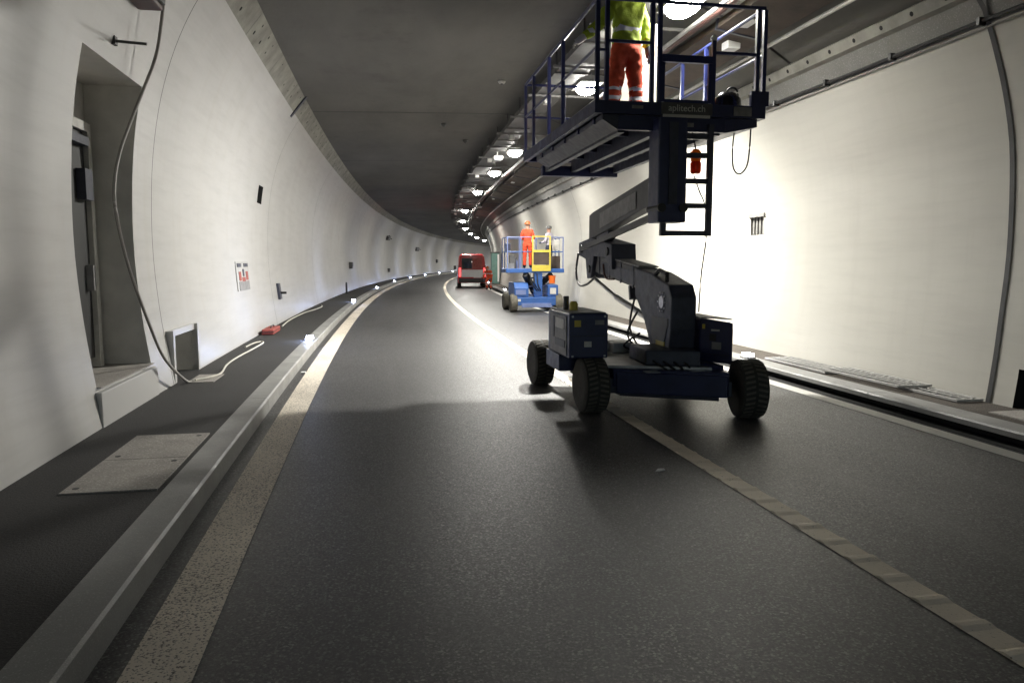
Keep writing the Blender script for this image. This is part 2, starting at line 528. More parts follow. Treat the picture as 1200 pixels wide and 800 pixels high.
# --- walls
PL = [(-2.40, 0.10), (-2.47, 0.6), (-2.53, 1.1), (-2.57, 1.7), (-2.565, 2.3), (-2.52, 2.9), (-2.43, 3.45), (-2.31, 3.9), (-2.16, 4.3), (-1.97, 4.68), (-1.76, 5.0)]
PR = [(6.56, 0.10), (6.62, 0.6), (6.66, 1.1), (6.70, 1.7), (6.69, 2.3), (6.64, 2.9), (6.52, 3.4), (6.38, 3.8), (6.27, 4.07)]
def dense(prof, n=3):
    out = []
    for i in range(len(prof) - 1):
        p0, p1, p2, p3 = prof[max(i - 1, 0)], prof[i], prof[i + 1], prof[min(i + 2, len(prof) - 1)]
        for k in range(n):
            q = k / n
            out.append(tuple(0.5 * (2 * p1[a] + (p2[a] - p0[a]) * q + (2 * p0[a] - 5 * p1[a] + 4 * p2[a] - p3[a]) * q * q + (3 * p1[a] - p0[a] - 3 * p2[a] + p3[a]) * q ** 3) for a in (0, 1)))
    return out + [prof[-1]]
PL, PR = dense(PL), dense(PR)
N_DOOR = (7.30, 8.98, 0.50, 3.56)
N_LOW = (9.84, 11.0, 0.10, 0.72)
N_SLOT = (17.05, 17.60, 2.94, 3.32)
N_RLOW = (5.45, 6.52, 0.10, 0.55)
N_RBOX = (12.05, 12.52, 2.13, 2.48)
def wall(name, prof, m_, joint0, pitch, skips, bands, out):
    hs = sorted({h for q in skips for h in q[2:]})
    pr = with_h(prof, hs)
    w = empty(name, W(0, prof[0][0], 0.15))
    tag(w, kind='structure')
    ks = list(range(-2, 14))
    for k in ks:
        a, b_ = joint0 + k * pitch, joint0 + (k + 1) * pitch
        sl = set(frange(a + 0.008, b_ - 0.008, 0.75))
        for q in skips:
            for x in q[:2]:
                if a < x < b_:
                    sl = {y for y in sl if abs(y - x) > 0.1} | {x}
        sl = sorted(sl | {a + 0.008, b_ - 0.008})
        sweep('wall_block', pr, sl, m_, parent=w, skips=skips)
    sweep('wall_block', pr, frange(joint0 + 14 * pitch + 0.008, S1, 3), m_, parent=w)
    for k in range(-3, 15):
        s = joint0 + k * pitch
        sweep('joint_filler', pr, [s - 0.12, s + 0.12], 'joint', parent=w, d_off=0.006 * out)
    return w
wl = wall('wall_left', PL, 'wall_white', 9.69, 8.98, [N_DOOR, N_LOW, N_SLOT], [], -1)
wr = wall('wall_right', PR, 'wall_white_right', 6.83, 9.0, [N_RLOW, N_RBOX], [], 1)
def niche(parent, prof, q, db, m_, name='niche_lining', back=True):
    s0, s1, h0, h1 = q
    hs = sorted({h0, h1} | {h for _, h in prof if h0 < h < h1})
    mb = MB()
    for s in (s0, s1):
        front = [W(s, interp(prof, h), h) for h in hs]
        bk = [W(s, db, h) for h in reversed(hs)]
        mb.add(front + bk, [tuple(range(len(front) + len(bk)))])
    for h in (h0, h1):
        mb.add([W(s0, interp(prof, h), h), W(s1, interp(prof, h), h), W(s1, db, h), W(s0, db, h)], [(0, 1, 2, 3)])
    if back:
        mb.add([W(s0, db, h0), W(s1, db, h0), W(s1, db, h1), W(s0, db, h1)], [(0, 1, 2, 3)])
    return mb.build(name, m_, parent)
niche(wl, PL, N_DOOR, -3.0, 'niche_white')
niche(wl, PL, N_LOW, -3.0, 'niche_white')
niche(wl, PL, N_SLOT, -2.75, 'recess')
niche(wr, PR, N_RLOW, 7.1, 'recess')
niche(wr, PR, N_RBOX, 6.82, 'cable_grey')
# slats of the vent in the right wall
for k in range(4):
    s = 12.1 + k * 0.115
    MB().box(s, s + 0.05, 6.72, 6.79, 2.14, 2.47).build('vent_slat', 'galv', wr)
MB().box(12.0, 12.57, 6.655, 6.70, 2.44, 2.50).build('vent_hood', 'galv', wr)
# raised lip round the low niche on the left
for (a, b_, c, e) in ((9.76, 9.84, 0.15, 0.80), (11.0, 11.08, 0.15, 0.80), (9.84, 11.0, 0.72, 0.80)):
    MB().prism([(a, c), (b_, c), (b_, e), (a, e)], -2.50, -2.405 - 0.04 * (c > 0.5)).build('niche_surround', 'wall_white', wl)
# plinth under the door sill and threshold slab
MB().box(7.24, 9.02, -2.55, -2.395, 0.10, 0.47).build('sill_plinth', 'wall_white', wl, bevel=0.01)
MB().box(7.30, 8.98, -2.99, -2.42, 0.503, 0.512).build('door_sill', 'slab', wl)
# dark service door at the back of the niche
dr = MB().box(7.40, 8.74, -2.995, -2.95, 0.62, 3.02).build('service_door', 'black', wl, bevel=0.004)
MB().box(8.62, 8.66, -2.95, -2.88, 1.35, 1.62).build('door_handle', 'steel', dr)
MB().box(8.50, 8.70, -2.95, -2.86, 2.30, 2.62).build('lock_case', 'boom_dark', dr)
MB().box(7.9, 8.66, -2.95, -2.86, 2.86, 2.95).build('door_closer', 'boom_dark', dr)
for (a, b_, c, e) in ((8.74, 8.84, 0.515, 3.12), (7.305, 8.74, 3.02, 3.12)):
    MB().box(a, b_, -2.996, -2.90, c, e).build('door_frame', 'offwhite', wl, bevel=0.004)
# --- cornices and ceiling
CS = frange(S0, -6, 6)[:-1]
def cornice(name, poly, hole_pts, a, bnd, st, m_='cornice'):
    c = empty(name, W(0, poly[0][0], poly[0][1]))
    tag(c, kind='structure')
    s = a
    while s < bnd:
        sweep('cornice_segment', poly, frange(s + 0.006, s + st - 0.006, 1.0), m_, parent=c, smooth=False, closed=True)
        s += st
    sweep('cornice_segment', poly, frange(s, S1, 3), m_, parent=c, smooth=False, closed=True)
    sweep('cornice_segment', poly, frange(S0, a, 4), m_, parent=c, smooth=False, closed=True)
    mb = MB()
    for s, d, h, nd, nh, r_ in hole_pts:
        base = W(s, d, h)
        tx = Vector((math.sin(s / R), math.cos(s / R), 0))
        rt = Vector((math.cos(s / R), -math.sin(s / R), 0))
        nrm = (rt * nd + Vector((0, 0, nh))).normalized()
        sd = tx.cross(nrm)
        ring = [base + nrm * 0.003 + (tx * math.cos(q) + sd * math.sin(q)) * r_ for q in [i * math.pi / 3.5 for i in range(7)]]
        mb.add(ring, [tuple(range(7))])
    o = mb.build('anchor_hole', 'recess', c)
    o['kind'] = 'stuff'
    return c
holes = []
s = 2.0
while s < 46:
    for f_, r_ in ((0.32, 0.034), (0.72, 0.026)):
        d = -1.76 + f_ * 0.26 + random.uniform(-.012, .012)
        h = 5.0 + f_ * 0.34
        holes.append((s + random.uniform(-.06, .06) + f_ * 0.3, d, h, 0.8, -0.6, r_ * random.uniform(.7, 1.15)))
    s += 0.56
cornice('cornice_left', [(-1.76, 5.0), (-1.5, 5.34), (-1.55, 5.42), (-1.9, 5.1)], holes, 0.71, 45.6, 2.245)
holes = []
s = 2.0
while s < 16:
    holes.append((s, 6.055, 4.42, -0.9, -0.4, 0.03)); s += 0.52
cornice('cornice_right', [(6.03, 4.48), (6.08, 4.36), (6.15, 4.335), (6.3, 4.40), (6.2, 4.6)], holes, -2.17, 42.8, 4.5)
sweep('wall_head_right', [(6.29, 4.05), (6.22, 4.2), (6.12, 4.40)], SL, 'concrete', kind='structure')
ce = empty('ceiling', W(0, 2, 5.4)); tag(ce, kind='structure')
CP = [(-1.6, 5.33), (0.2, 5.37), (3.2, 5.42), (4.4, 5.34), (5.3, 5.02), (6.12, 4.50)]
s = 19.3 - 3 * 9.0
while s < 300:
    sweep('ceiling_slab', CP, frange(s + 0.03, s + 8.97, 1.5), 'ceiling', parent=ce)
    s += 9.0
sweep('joint_filler', CP, frange(S0, S1, 6), 'joint', parent=ce).location.z += 0.03

# --- slabs let into the left footway
for (a, b_) in ((5.16, 5.99), (5.998, 6.82)):
    o = MB().box(a, b_, -1.99, -1.39, 0.10, 0.156)
    if a < 5.5:
        hs_ = empty('access_cover', W(5.99, -1.69, 0.15))
        tag(hs_, 'large pale concrete two-slab access cover in the left footway near door niche', 'access cover')
    sl_ = o.build('slab', 'slab', hs_, bevel=0.004)
    for (x, y) in ((a + .1, -1.92), (b_ - .1, -1.46)):
        MB().lathe([(0.022, 0), (0.022, 0.004)], 10, X=lambda p, x=x, y=y: W(x, y, 0.154) + p).build('lifting_eye', 'black', sl_)
ac = MB().box(9.78, 10.45, -2.28, -1.96, 0.10, 0.155).build('access_cover', 'slab', bevel=0.004)
tag(ac, 'small concrete cover in front of low wall niche under the cable', 'access cover')
ac = MB().box(4.9, 6.35, 6.12, 6.52, 0.10, 0.158).build('access_cover', 'slab', bevel=0.004)
tag(ac, 'pale concrete cover before the low dark niche of the bright right wall', 'access cover')

# ================================================================== ceiling services
def local(s, d, h):          # lengthwise axis = y
    return Vector((d, s, h))
lum = empty('tunnel_lamp', (0, 0, 0))
tag(lum, 'lit ceiling luminaire in the row along the cable tray', 'lamp', 'row of lit tunnel luminaires')
MB().box(-0.40, 0.40, -0.23, 0.23, 0.03, 0.15, X=local).build('housing', 'galv', lum, bevel=0.012)
MB().lathe([(.215, .029), (.205, -.01), (.175, -.055), (.12, -.09), (.04, -.105)], 20, X=lambda p: Vector((p.x, p.y * 1.75, p.z))).build('lens', 'lamp_glass', lum, smooth=True)
bl_ = bpy.data.lights.new('beam', 'AREA'); bl_.shape = 'RECTANGLE'; bl_.size = 0.28; bl_.size_y = 0.6
bl_.energy = BEAM_W; bl_.color = (1.0, 0.975, 0.90); bl_.spread = math.radians(172)
bo_ = bpy.data.objects.new('beam', bl_); COL.objects.link(bo_); bo_.parent = lum; bo_.location = (0, 0, -0.12); bo_.rotation_euler = (0, math.radians(6), 0)   # beam aimed at the road, away from the near wall
for y in (-0.28, 0.28):
    MB().box(y - .02, y + .02, -0.21, 0.21, 0.15, 0.18, X=local).build('bracket', 'galv', lum)
    MB().box(y - .012, y + .012, -0.012, 0.012, 0.18, 0.36, X=local).build('hanger', 'galv', lum)
lamps = [9.6, 14.3, 23.0, 28.4, 36.1, 49.4, 61.7, 75.7, 89.3, 102, 115, 128, 141, 154, 167, 180]
for i, s in reversed(list(enumerate(lamps))):
    o = lum if i == 0 else copy_tree(lum)
    o.location = W(s, 4.12 if s < 40 else 4.05, 4.98)
    if s < 15:
        o['label'] = 'lit ceiling luminaire right above the gate of the near lift platform' if s < 10 else 'strong lit ceiling luminaire shining through the side railing of the near platform'
        del o['group']
    for c_ in o.children:
        if c_.type == 'LIGHT' and s < 15:      # platform lamps: one beam cut, one boosted so the road shadow edge shows
            c_.data = c_.data.copy()
            c_.data.energy = BEAM_W * (0.06 if s < 10 else 5.0)
            if s > 10:
                c_.rotation_euler = (0, math.radians(8), 0)
                c_.data.size_y = c_.data.size = 0.14
    o.rotation_euler = (0, 0, -s / R)
# unlit fittings between the lamps
unl = empty('ceiling_spotlight', (0, 0, 0))
tag(unl, 'unlit grey spotlight fitting under the ducts beside the lamp row', 'spotlight', 'unlit ceiling spotlights')
MB().box(-0.2, 0.2, -0.14, 0.14, 0.0, 0.12, X=local).build('housing', 'offwhite', unl, bevel=0.02)
MB().box(-0.17, 0.17, -0.11, 0.11, -0.014, -0.001, X=local).build('lens', 'white_plastic', unl)
MB().box(-0.02, 0.02, -0.02, 0.02, 0.12, 0.34, X=local).build('hanger', 'galv', unl)
for i, (u, v) in enumerate([(911, 20), (609, 211), (591, 231), (571, 253), (583, 184), (562, 241), (700, 185)]):
    s, d, h = at_h(u, v, 4.92)
    o = unl if i == 0 else copy_tree(unl)
    o.location = W(s, min(d, 5.1), 4.82)
    o.rotation_euler = (0, 0, -s / R)
# cable tray: two side rails with rungs and a bundle of cables
ctr = empty('cable_tray', W(0, 3.6, 5.1))
tag(ctr, 'galvanised cable tray with cables running along the ceiling above the lamps', 'cable tray')
for d in (3.32, 3.88):
    sweep('side_rail', [(d, 5.06), (d + 0.025, 5.06), (d + 0.025, 5.16), (d, 5.16)], frange(-6, 200, 2), 'galv_dark', parent=ctr, closed=True, smooth=False)
rung = MB().box(-0.02, 0.02, -0.265, 0.265, -0.012, 0.012, X=local).mesh('rung')
rung.materials.append(M['galv_dark'])
for k in range(110):
    s = 5.0 + k * 0.75
    o = bpy.data.objects.new('rung', rung); COL.objects.link(o); o.parent = ctr
    o.location = W(s, 3.6125, 5.075) - ctr.location; o.rotation_euler = (0, 0, -s / R)
for j, (d, r_) in enumerate(((3.40, .022), (3.46, .018), (3.53, .028), (3.62, .02), (3.70, .025), (3.78, .018))):
    mb = MB(); mb.tube([W(s, d + 0.012 * math.sin(s * .7 + j), 5.09 + r_) for s in frange(-6, 160, 1.5)], r_, 6)
    mb.build('cable', 'cable_black' if j % 2 else 'cable_grey', ctr, smooth=True)
hang = MB().box(-0.02, 0.02, -0.3, 0.3, -0.02, 0.01, X=local).box(-0.012, 0.012, -0.3, -0.27, 0.01, 0.36, X=local).box(-0.012, 0.012, 0.27, 0.3, 0.01, 0.36, X=local).mesh('hanger')
hang.materials.append(M['galv_dark'])
for k in range(50):
    s = 4.0 + k * 1.9
    o = bpy.data.objects.new('hanger', hang); COL.objects.link(o); o.parent = ctr
    o.location = W(s, 3.6125, 5.05) - ctr.location; o.rotation_euler = (0, 0, -s / R)
sweep('tray_floor', [(3.345, 5.062), (3.88, 5.062), (3.88, 5.066), (3.345, 5.066)], frange(-6, 200, 2), 'boom_grey', parent=ctr, closed=True, smooth=False)
arm_me = MB().box(-0.025, 0.025, -0.45, 1.15, -0.02, 0.02, X=local).mesh('cross_arm'); arm_me.materials.append(M['galv_dark'])
box_me = MB().box(-0.09, 0.09, -0.07, 0.07, -0.13, 0.0, X=local).mesh('tray_box', bevel=.01); box_me.materials.append(M['offwhite'])
for k in range(36):
    s = 6.1 + k * 2.3
    o = bpy.data.objects.new('cross_arm', arm_me); COL.objects.link(o); o.parent = ctr
    o.location = W(s, 3.6, 5.03) - ctr.location; o.rotation_euler = (0, 0, -s / R)
    if k % 2 == 0:
        o = bpy.data.objects.new('tray_box', box_me); COL.objects.link(o); o.parent = ctr
        o.location = W(s + .3, 3.45 + .2 * random.random(), 5.055) - ctr.location; o.rotation_euler = (0, 0, -s / R)
# flat brown service duct and pipes
du = empty('service_duct', W(0, 5.2, 4.85)); tag(du, 'brown flat duct hung under the ceiling beside the right haunch', 'duct')
s = -5.0
while s < 120:
    sweep('duct_section', [(4.78, 4.86), (5.50, 4.74), (5.52, 4.84), (4.80, 4.98)], frange(s + .01, s + 2.99, 1.5), 'brown_duct', parent=du, closed=True, smooth=False)
    sweep('flange', [(4.76, 4.845), (5.53, 4.715), (5.55, 4.85), (4.78, 4.995)], [s - .025, s + .025], 'boom_dark', parent=du, closed=True, smooth=False)
    s += 3.0
for nm, d, h, r_, m_, lab in (('conduit_pipe', 4.50, 4.93, .03, 'galv', 'slim bright conduit pipe running along the ceiling right of the lamps'),
                              ('conduit_pipe', 4.66, 4.99, .05, 'pipe_red', 'thick dark red pipe running along the ceiling next to the brown duct'),
                              ('conduit_pipe', 5.62, 4.70, .03, 'galv', 'slim grey pipe running at the outer edge of the brown duct')):
    mb = MB(); mb.tube([W(s, d, h) for s in frange(-6, 140, 1.5)], r_, 8)
    p = mb.build(nm, m_, smooth=True, off=W(0, d, h)); p.location = W(0, d, h)
    tag(p, lab, 'pipe')
# thin dark cable clipped below the right cornice
mb = MB(); mb.tube([W(s, 6.225 + .004 * math.sin(s * 2.1), 4.105 - .012 * abs(math.sin(s * .9))) for s in frange(-6, 90, .5)], .02, 6)
p = mb.build('wall_cable', 'cable_black', smooth=True, off=W(0, 6.2, 4.1)); p.location = W(0, 6.2, 4.1)
tag(p, 'black cable strung along the upper edge of the white right wall', 'cable')
mb = MB(); mb.tube([W(s, 6.265, 4.04) for s in frange(-6, 60, 1)], .012, 6)
mb2 = mb.build('wall_cable', 'cable_grey', smooth=True, off=W(0, 6.2, 4.0)); mb2.location = W(0, 6.2, 4.0)
tag(mb2, 'thin grey cable just below the black cable on the right wall', 'cable')
for k in range(24):
    s = 4.2 + 1.35 * k
    MB().box(s - .02, s + .02, 6.19, 6.28, 4.06, 4.14).build('cable_clip', 'black', p)
# dark sealing band on the right wall joint
pts = with_h(PR, [])
sb = sweep('sealing_band', [(d - 0.012, h) for d, h in PR] + [(6.2, 4.2), (6.10, 4.33), (5.99, 4.5), (5.85, 4.62)], [6.80, 6.815, 6.845, 6.862], 'seal_band')
tag(sb, 'black vertical sealing strip over the joint of the bright right wall', 'sealing strip')
# small smoke detectors and boxes on the ceiling
for i, (u, v, lab) in enumerate([(588, 97, 'small pale round detector alone on the flat grey ceiling'), (545, 166, 'dark small detector on ceiling beyond the ceiling joint'),
                                 (520, 147, 'little dark disc detector just past the ceiling joint')]):
    s, d, h = at_h(u, v, 5.36)
    e = empty('smoke_detector', W(s, d, 5.40)); tag(e, lab, 'detector')
    MB().lathe([(0.075, 0.0), (0.08, -0.03), (0.05, -0.065)], 14, X=lambda p, e=e: p + e.location).build('base', 'offwhite' if i == 0 else 'boom_grey', e, smooth=True)
    MB().lathe([(0.03, -0.065), (0.028, -0.085)], 10, X=lambda p, e=e: p + e.location).build('sensor', 'boom_grey', e)
# white junction box on the duct
s, d, h = at_s(857, 44, 10.4)
jb = empty('junction_box', W(s, d, 4.66)); tag(jb, 'white junction box hanging under the ceiling behind the platform corner', 'junction box')
MB().box(s - .1, s + .1, d - .10, d + .10, 4.70, 4.96).build('body', 'white_plastic', jb, bevel=0.012)
MB().box(s - .105, s - .1, d - .085, d + .085, 4.72, 4.94).build('cover', 'offwhite', jb)
MB().tube([W(s, d, 4.955), W(s, d, 5.2)], .015, 8).build('conduit', 'galv', jb)

# ================================================================== kerb guide lights
led = empty('kerb_light', (0, 0, 0))
tag(led, 'small glowing bluish guide light on top of the left kerb', 'guide light', 'left kerb guide lights')
MB().box(-0.11, 0.11, -0.08, 0.08, 0.0, 0.035, X=local).build('housing', 'galv', led, bevel=0.008)
MB().box(-0.09, 0.09, -0.06, 0.06, 0.0355, 0.08, X=local).build('lens', 'led_glass', led, bevel=0.006)
for i, s in reversed(list(enumerate([14.7, 29.0, 43.6, 58.1, 73, 88, 103, 118, 133, 148, 163]))):
    o = led if i == 0 else copy_tree(led)
    o.location = W(s, -1.24, FH + 0.003); o.rotation_euler = (0, 0, -s / R)
    if i == 0:
        o['label'] = 'bright bluish guide light on the left kerb across from the end of the hose'
for i, s in enumerate([10.75, 25.0, 39.6, 54.0]):
    o = copy_tree(led)
    o['group'] = 'right kerb guide lights'
    for c_ in o.children:
        if c_.name.startswith('lens'):
            c_.data = c_.data.copy(); c_.data.materials[0] = M['led_dim']
    o['label'] = 'small glowing guide light on top of the right kerb'; o['group'] = 'right kerb guide lights'
    if s < 12:
        o['label'] = 'small glowing guide light on the right kerb at the end of the lattice panels'
    o.location = W(s, 5.80, FH + 0.003); o.rotation_euler = (0, 0, -s / R)
# road stud beside the left line
st_ = MB().box(11.35, 11.45, -1.06, -0.99, 0.0, 0.02).build('road_stud', 'white_plastic', bevel=0.008)
tag(st_, 'tiny white road stud between kerb and left edge line', 'road stud')

# ================================================================== left wall things
pix = [(193, -8), (184, 60), (168, 105), (151, 148), (140, 180), (134, 215), (136, 250), (150, 310), (175, 380), (193, 420)]
dd = [-1.98, -2.15, -2.30, -2.36, -2.36, -2.36, -2.34, -2.32, -2.30, -2.28]
P = [W(*at_d(u, v, d)) for (u, v), d in zip(pix, dd)]
P += [W(9.70, -2.27, 0.19), W(9.86, -2.22, 0.165)]
def smooth_path(P, n=6):
    out = []
    for i in range(len(P) - 1):
        p0, p1, p2, p3 = P[max(i - 1, 0)], P[i], P[i + 1], P[min(i + 2, len(P) - 1)]
        for k in range(n):
            t_ = k / n
            out.append(0.5 * ((2 * p1) + (p2 - p0) * t_ + (2 * p0 - 5 * p1 + 4 * p2 - p3) * t_ ** 2 + (3 * p1 - p0 - 3 * p2 + p3) * t_ ** 3))
    out.append(P[-1])
    return out
o = MB().tube(smooth_path(P), .017, 8).build('hanging_cable', 'cable_grey', smooth=True, off=P[-1]); o.location = P[-1]
tag(o, 'dark cable hanging down across the door niche to the left footway', 'cable')
P = [W(9.88, -2.2, .166), W(10.1, -2.06, .168), W(10.45, -2.0, .168), W(11.3, -2.09, .166), W(12.2, -2.1, .166), W(13.4, -2.05, .166), W(14.3, -2.04, .166), W(14.5, -2.12, .166), W(14.2, -2.2, .166), W(13.6, -2.23, .166)]
o = MB().tube(smooth_path(P), .014, 8).build('hose', 'hose_white', smooth=True, off=P[0]); o.location = P[0]
tag(o, 'thin whitish hose lying along the foot of the left wall', 'hose')
P = [W(18.0, -2.2, .166), W(20, -2.28, .166), W(22.5, -2.25, .166), W(24, -2.12, .166), W(25.5, -2.05, .166), W(26.5, -2.15, .166)]
o = MB().tube(smooth_path(P), .016, 8).build('hose', 'hose_white', smooth=True, off=P[0]); o.location = P[0]
tag(o, 'pale hose beyond the red case, beside the kerb guide lights', 'hose')
# red case on footway
rc = empty('tool_case', W(16.4, -2.22, .15)); tag(rc, 'low red case lying on the footway against the left wall', 'case')
MB().box(16.0, 17.0, -2.34, -2.10, .152, .26).build('body', 'red_dull', rc, bevel=0.02)
MB().box(15.99, 17.01, -2.345, -2.095, .205, .216).build('lid_seam', 'black', rc)
MB().tube([W(16.3, -2.2, .26), W(16.35, -2.2, .30), W(16.7, -2.2, .30), W(16.75, -2.2, .26)], .014, 6).build('handle', 'black', rc)
# worn fire-point sign
sg = empty('fire_point_sign', W(15.3, -2.55, 1.4)); tag(sg, 'weathered sign with red and dark marks on the left wall', 'sign')
def wall_quad(s0, s1, h0, h1, off, thick, prof=PL, sgn=1):
    mb = MB()
    a0, a1 = interp(prof, h0) + sgn * off, interp(prof, h1) + sgn * off
    t_ = sgn * thick
    return mb.hexa([W(s0, a0, h0), W(s1, a0, h0), W(s1, a0 + t_, h0), W(s0, a0 + t_, h0), W(s0, a1, h1), W(s1, a1, h1), W(s1, a1 + t_, h1), W(s0, a1 + t_, h1)])
pl_ = wall_quad(14.7, 15.95, 1.10, 1.66, 0.0, .015).build('plate', 'lattice_grey', sg)
for q in ((14.85, 15.85, 1.11, 1.28, 'panel_grey'), (14.8, 15.15, 1.56, 1.63, 'boom_dark'), (15.45, 15.85, 1.56, 1.63, 'boom_dark'),
          (14.9, 15.1, 1.30, 1.47, 'red_dull'), (15.6, 15.8, 1.30, 1.47, 'red_dull'), (15.2, 15.5, 1.27, 1.36, 'red_dull'), (15.28, 15.42, 1.38, 1.52, 'boom_dark')):
    wall_quad(*q[:4], .016, .012).build('mark', q[4], sg)
# handle / valve on the joint
vv = empty('wall_fitting', W(19.6, -2.55, .9)); tag(vv, 'dark upright handle fitting low on the left wall by the joint', 'fitting')
wall_quad(19.45, 19.75, .72, 1.12, .0, .06).build('plate', 'boom_dark', vv, bevel=.006)
MB().tube([W(19.6, -2.47, .88), W(19.6, -2.30, .88)], .03, 8).build('valve_stem', 'black', vv)
# rod and dark box high on the left wall
s, d, h = at_d(135, 48, -2.34)
rd = empty('wall_bracket', W(s, d, h)); tag(rd, 'thin dark rod sticking out of the left wall above the niche', 'bracket')
MB().tube([W(s, -2.38, h), W(*at_d(172, 52, -2.05))], .014, 8).build('rod', 'boom_grey', rd)
MB().box(s - .04, s + .04, -2.40, -2.33, h - .04, h + .04).build('base_plate', 'boom_grey', rd)
s, d, h = at_d(165, -4, -2.12)
bx_ = empty('wall_box', W(s, d, h)); tag(bx_, 'dark rusty box fixed high on the left wall at top of hanging cable', 'wall box')
MB().box(s - .28, s + .25, -2.22, -1.98, h - .06, h + .25).build('body', 'pipe_red', bx_, bevel=.03)
MB().box(s - .2, s + .18, -1.98, -1.94, h - .02, h + .2).build('cover', 'boom_grey', bx_, bevel=.01)
# rail bracket across the left cornice
br = MB().bar(W(17.7, -1.83, 4.90), W(17.7, -1.44, 5.37), .14, .03).build('cornice_bracket', 'boom_dark', off=W(17.7, -1.8, 5.0)); br.location = W(17.7, -1.8, 5.0)
tag(br, 'dark metal strap crossing the perforated left cornice', 'bracket')
# far boxes along the left wall
far = [(411, 310, .28, .28, 'grey box on the left wall beside the first blue-lit stretch'), (455, 316, .3, .25, 'small dark cabinet low on the left wall far along'),
       (512, 306, .6, .5, 'tall dark cabinet on the left wall near the red van'), (452, 279, .75, .35, 'dark cable bracket high on the bluish left wall'),
       (488, 292, 1.1, .45, 'larger dark bracket high on the far left wall')]
for u, v, w_, hh, lab in far:
    s, d, h = at_d(u, v, -2.5)
    e = empty('wall_cabinet' if hh != .35 and hh != .45 else 'cable_bracket', W(s, -2.5, h)); tag(e, lab, 'cabinet' if hh not in (.35, .45) else 'bracket')
    dd_ = interp(PL, max(.2, h))
    MB().box(s - w_, s + w_, dd_ - .05, dd_ + .16, h - hh / 2 * (1 if hh > .3 else 1.6), h + hh / 2).build('body', 'boom_grey', e, bevel=.02)
    MB().box(s - w_ * .8, s + w_ * .8, dd_ + .161, dd_ + .18, h - hh / 2 * .8, h + hh / 2 * .8).build('cover', 'boom_dark', e)
    if hh in (.35, .45):
        for q in (-.9, -.3, .4, 1.0):
            MB().bar(W(s + q * w_, dd_ + .05, h + .1), W(s + q * w_ * 1.6, dd_ + .25, h + .3 - .35 * abs(q)), .06, .06).build('arm', 'black', e)
bo = empty('marker_post', W(36.6, -2.2, .15)); tag(bo, 'short black marker post standing on the left footway', 'post')
MB().lathe([(.05, 0), (.045, .5), (.03, .55)], 10, X=lambda p: W(36.6, -2.2, .15) + p).build('post', 'black', bo)
MB().lathe([(.1, 0), (.1, .03)], 10, X=lambda p: W(36.6, -2.2, .15) + p).build('foot', 'black', bo)

# ================================================================== right footway: white lattice panels
def lattice(s0, s1, d0, d1, h, skew, lab, n):
    e = empty('lattice_panel', W((s0 + s1) / 2, (d0 + d1) / 2, h)); tag(e, lab, 'lattice panel')
    X = lambda s, d, z: W(s, d + skew * (s - s0), z)
    for a, b_, c, f_ in ((s0, s1, d0, d0 + .03), (s0, s1, d1 - .03, d1), (s0, s0 + .03, d0 + .03, d1 - .03), (s1 - .03, s1, d0 + .03, d1 - .03)):
        MB().box(a, b_, c, f_, h, h + .025, X=X).build('frame_bar', 'lattice_grey', e)
    k = s0 + .09
    while k < s1 - .06:
        MB().box(k, k + .022, d0 + .03, d1 - .03, h + .003, h + .022, X=X).build('slat', 'lattice_grey', e); k += .11
    q = d0 + .11
    while q < d1 - .06:
        MB().box(s0 + .03, s1 - .03, q, q + .02, h + .022, h + .034, X=X).build('slat', 'lattice_grey', e); q += .10
    return e
lattice(9.0, 10.62, 6.02, 6.50, .156, .0, 'white plastic lattice panel on right footway, end one next to the kerb guide light', 0)
lattice(7.62, 9.12, 6.06, 6.52, .192, -.02, 'white plastic lattice panel on right footway, middle one overlapping its neighbours', 0)
lattice(6.86, 7.9, 6.20, 6.53, .156, .0, 'white plastic lattice panel on right footway, short one beside the sealing strip', 0)

# ================================================================== THE BOOM LIFT
BL = empty('boom_lift', W(8.5, 3.2, 0))
tag(BL, 'large dark navy articulated boom lift with railed platform parked on the centre line', 'boom lift')
# chassis
MB().plan([(7.66, 2.60), (7.14, 3.70), (9.25, 3.86), (9.75, 2.45)], .30, .50).build('chassis', 'navy', BL, bevel=.015)
bm_ = MB().plan([(7.62, 2.62), (7.10, 3.66), (7.18, 3.72), (7.72, 2.66)], .24, .47).build('front_beam', 'navy', BL, bevel=.012)
for (a, b_) in ((2.85, 3.0), (3.35, 3.5)):
    MB().box(7.30, 7.42, a, b_, .50, .505).build('step_plate', 'steel', bm_)
MB().plan([(7.75, 2.55), (7.35, 3.60), (9.0, 3.75), (9.5, 2.6)], .503, .53).build('deck_plate', 'galv', BL)  # pale metal, lamplight on the plate put into its colour
MB().plan([(7.62, 2.95), (7.42, 3.5), (8.2, 3.62), (8.3, 3.0)], .532, .70).build('valve_cabinet', 'boom_dark', BL, bevel=.02)
MB().plan([(7.70, 2.70), (7.20, 3.62), (9.1, 3.80), (9.5, 2.60)], .19, .298).build('belly_pan', 'boom_dark', BL, bevel=.01)
for k_ in range(4):
    MB().tube(smooth_path([W(7.68, 3.02 + .1 * k_, .60), W(7.50 - .02 * k_, 3.05 + .1 * k_, .56), W(7.46, 3.14 + .09 * k_, .50)]), .012, 6).build('hydraulic_hose', 'black', BL, smooth=True)
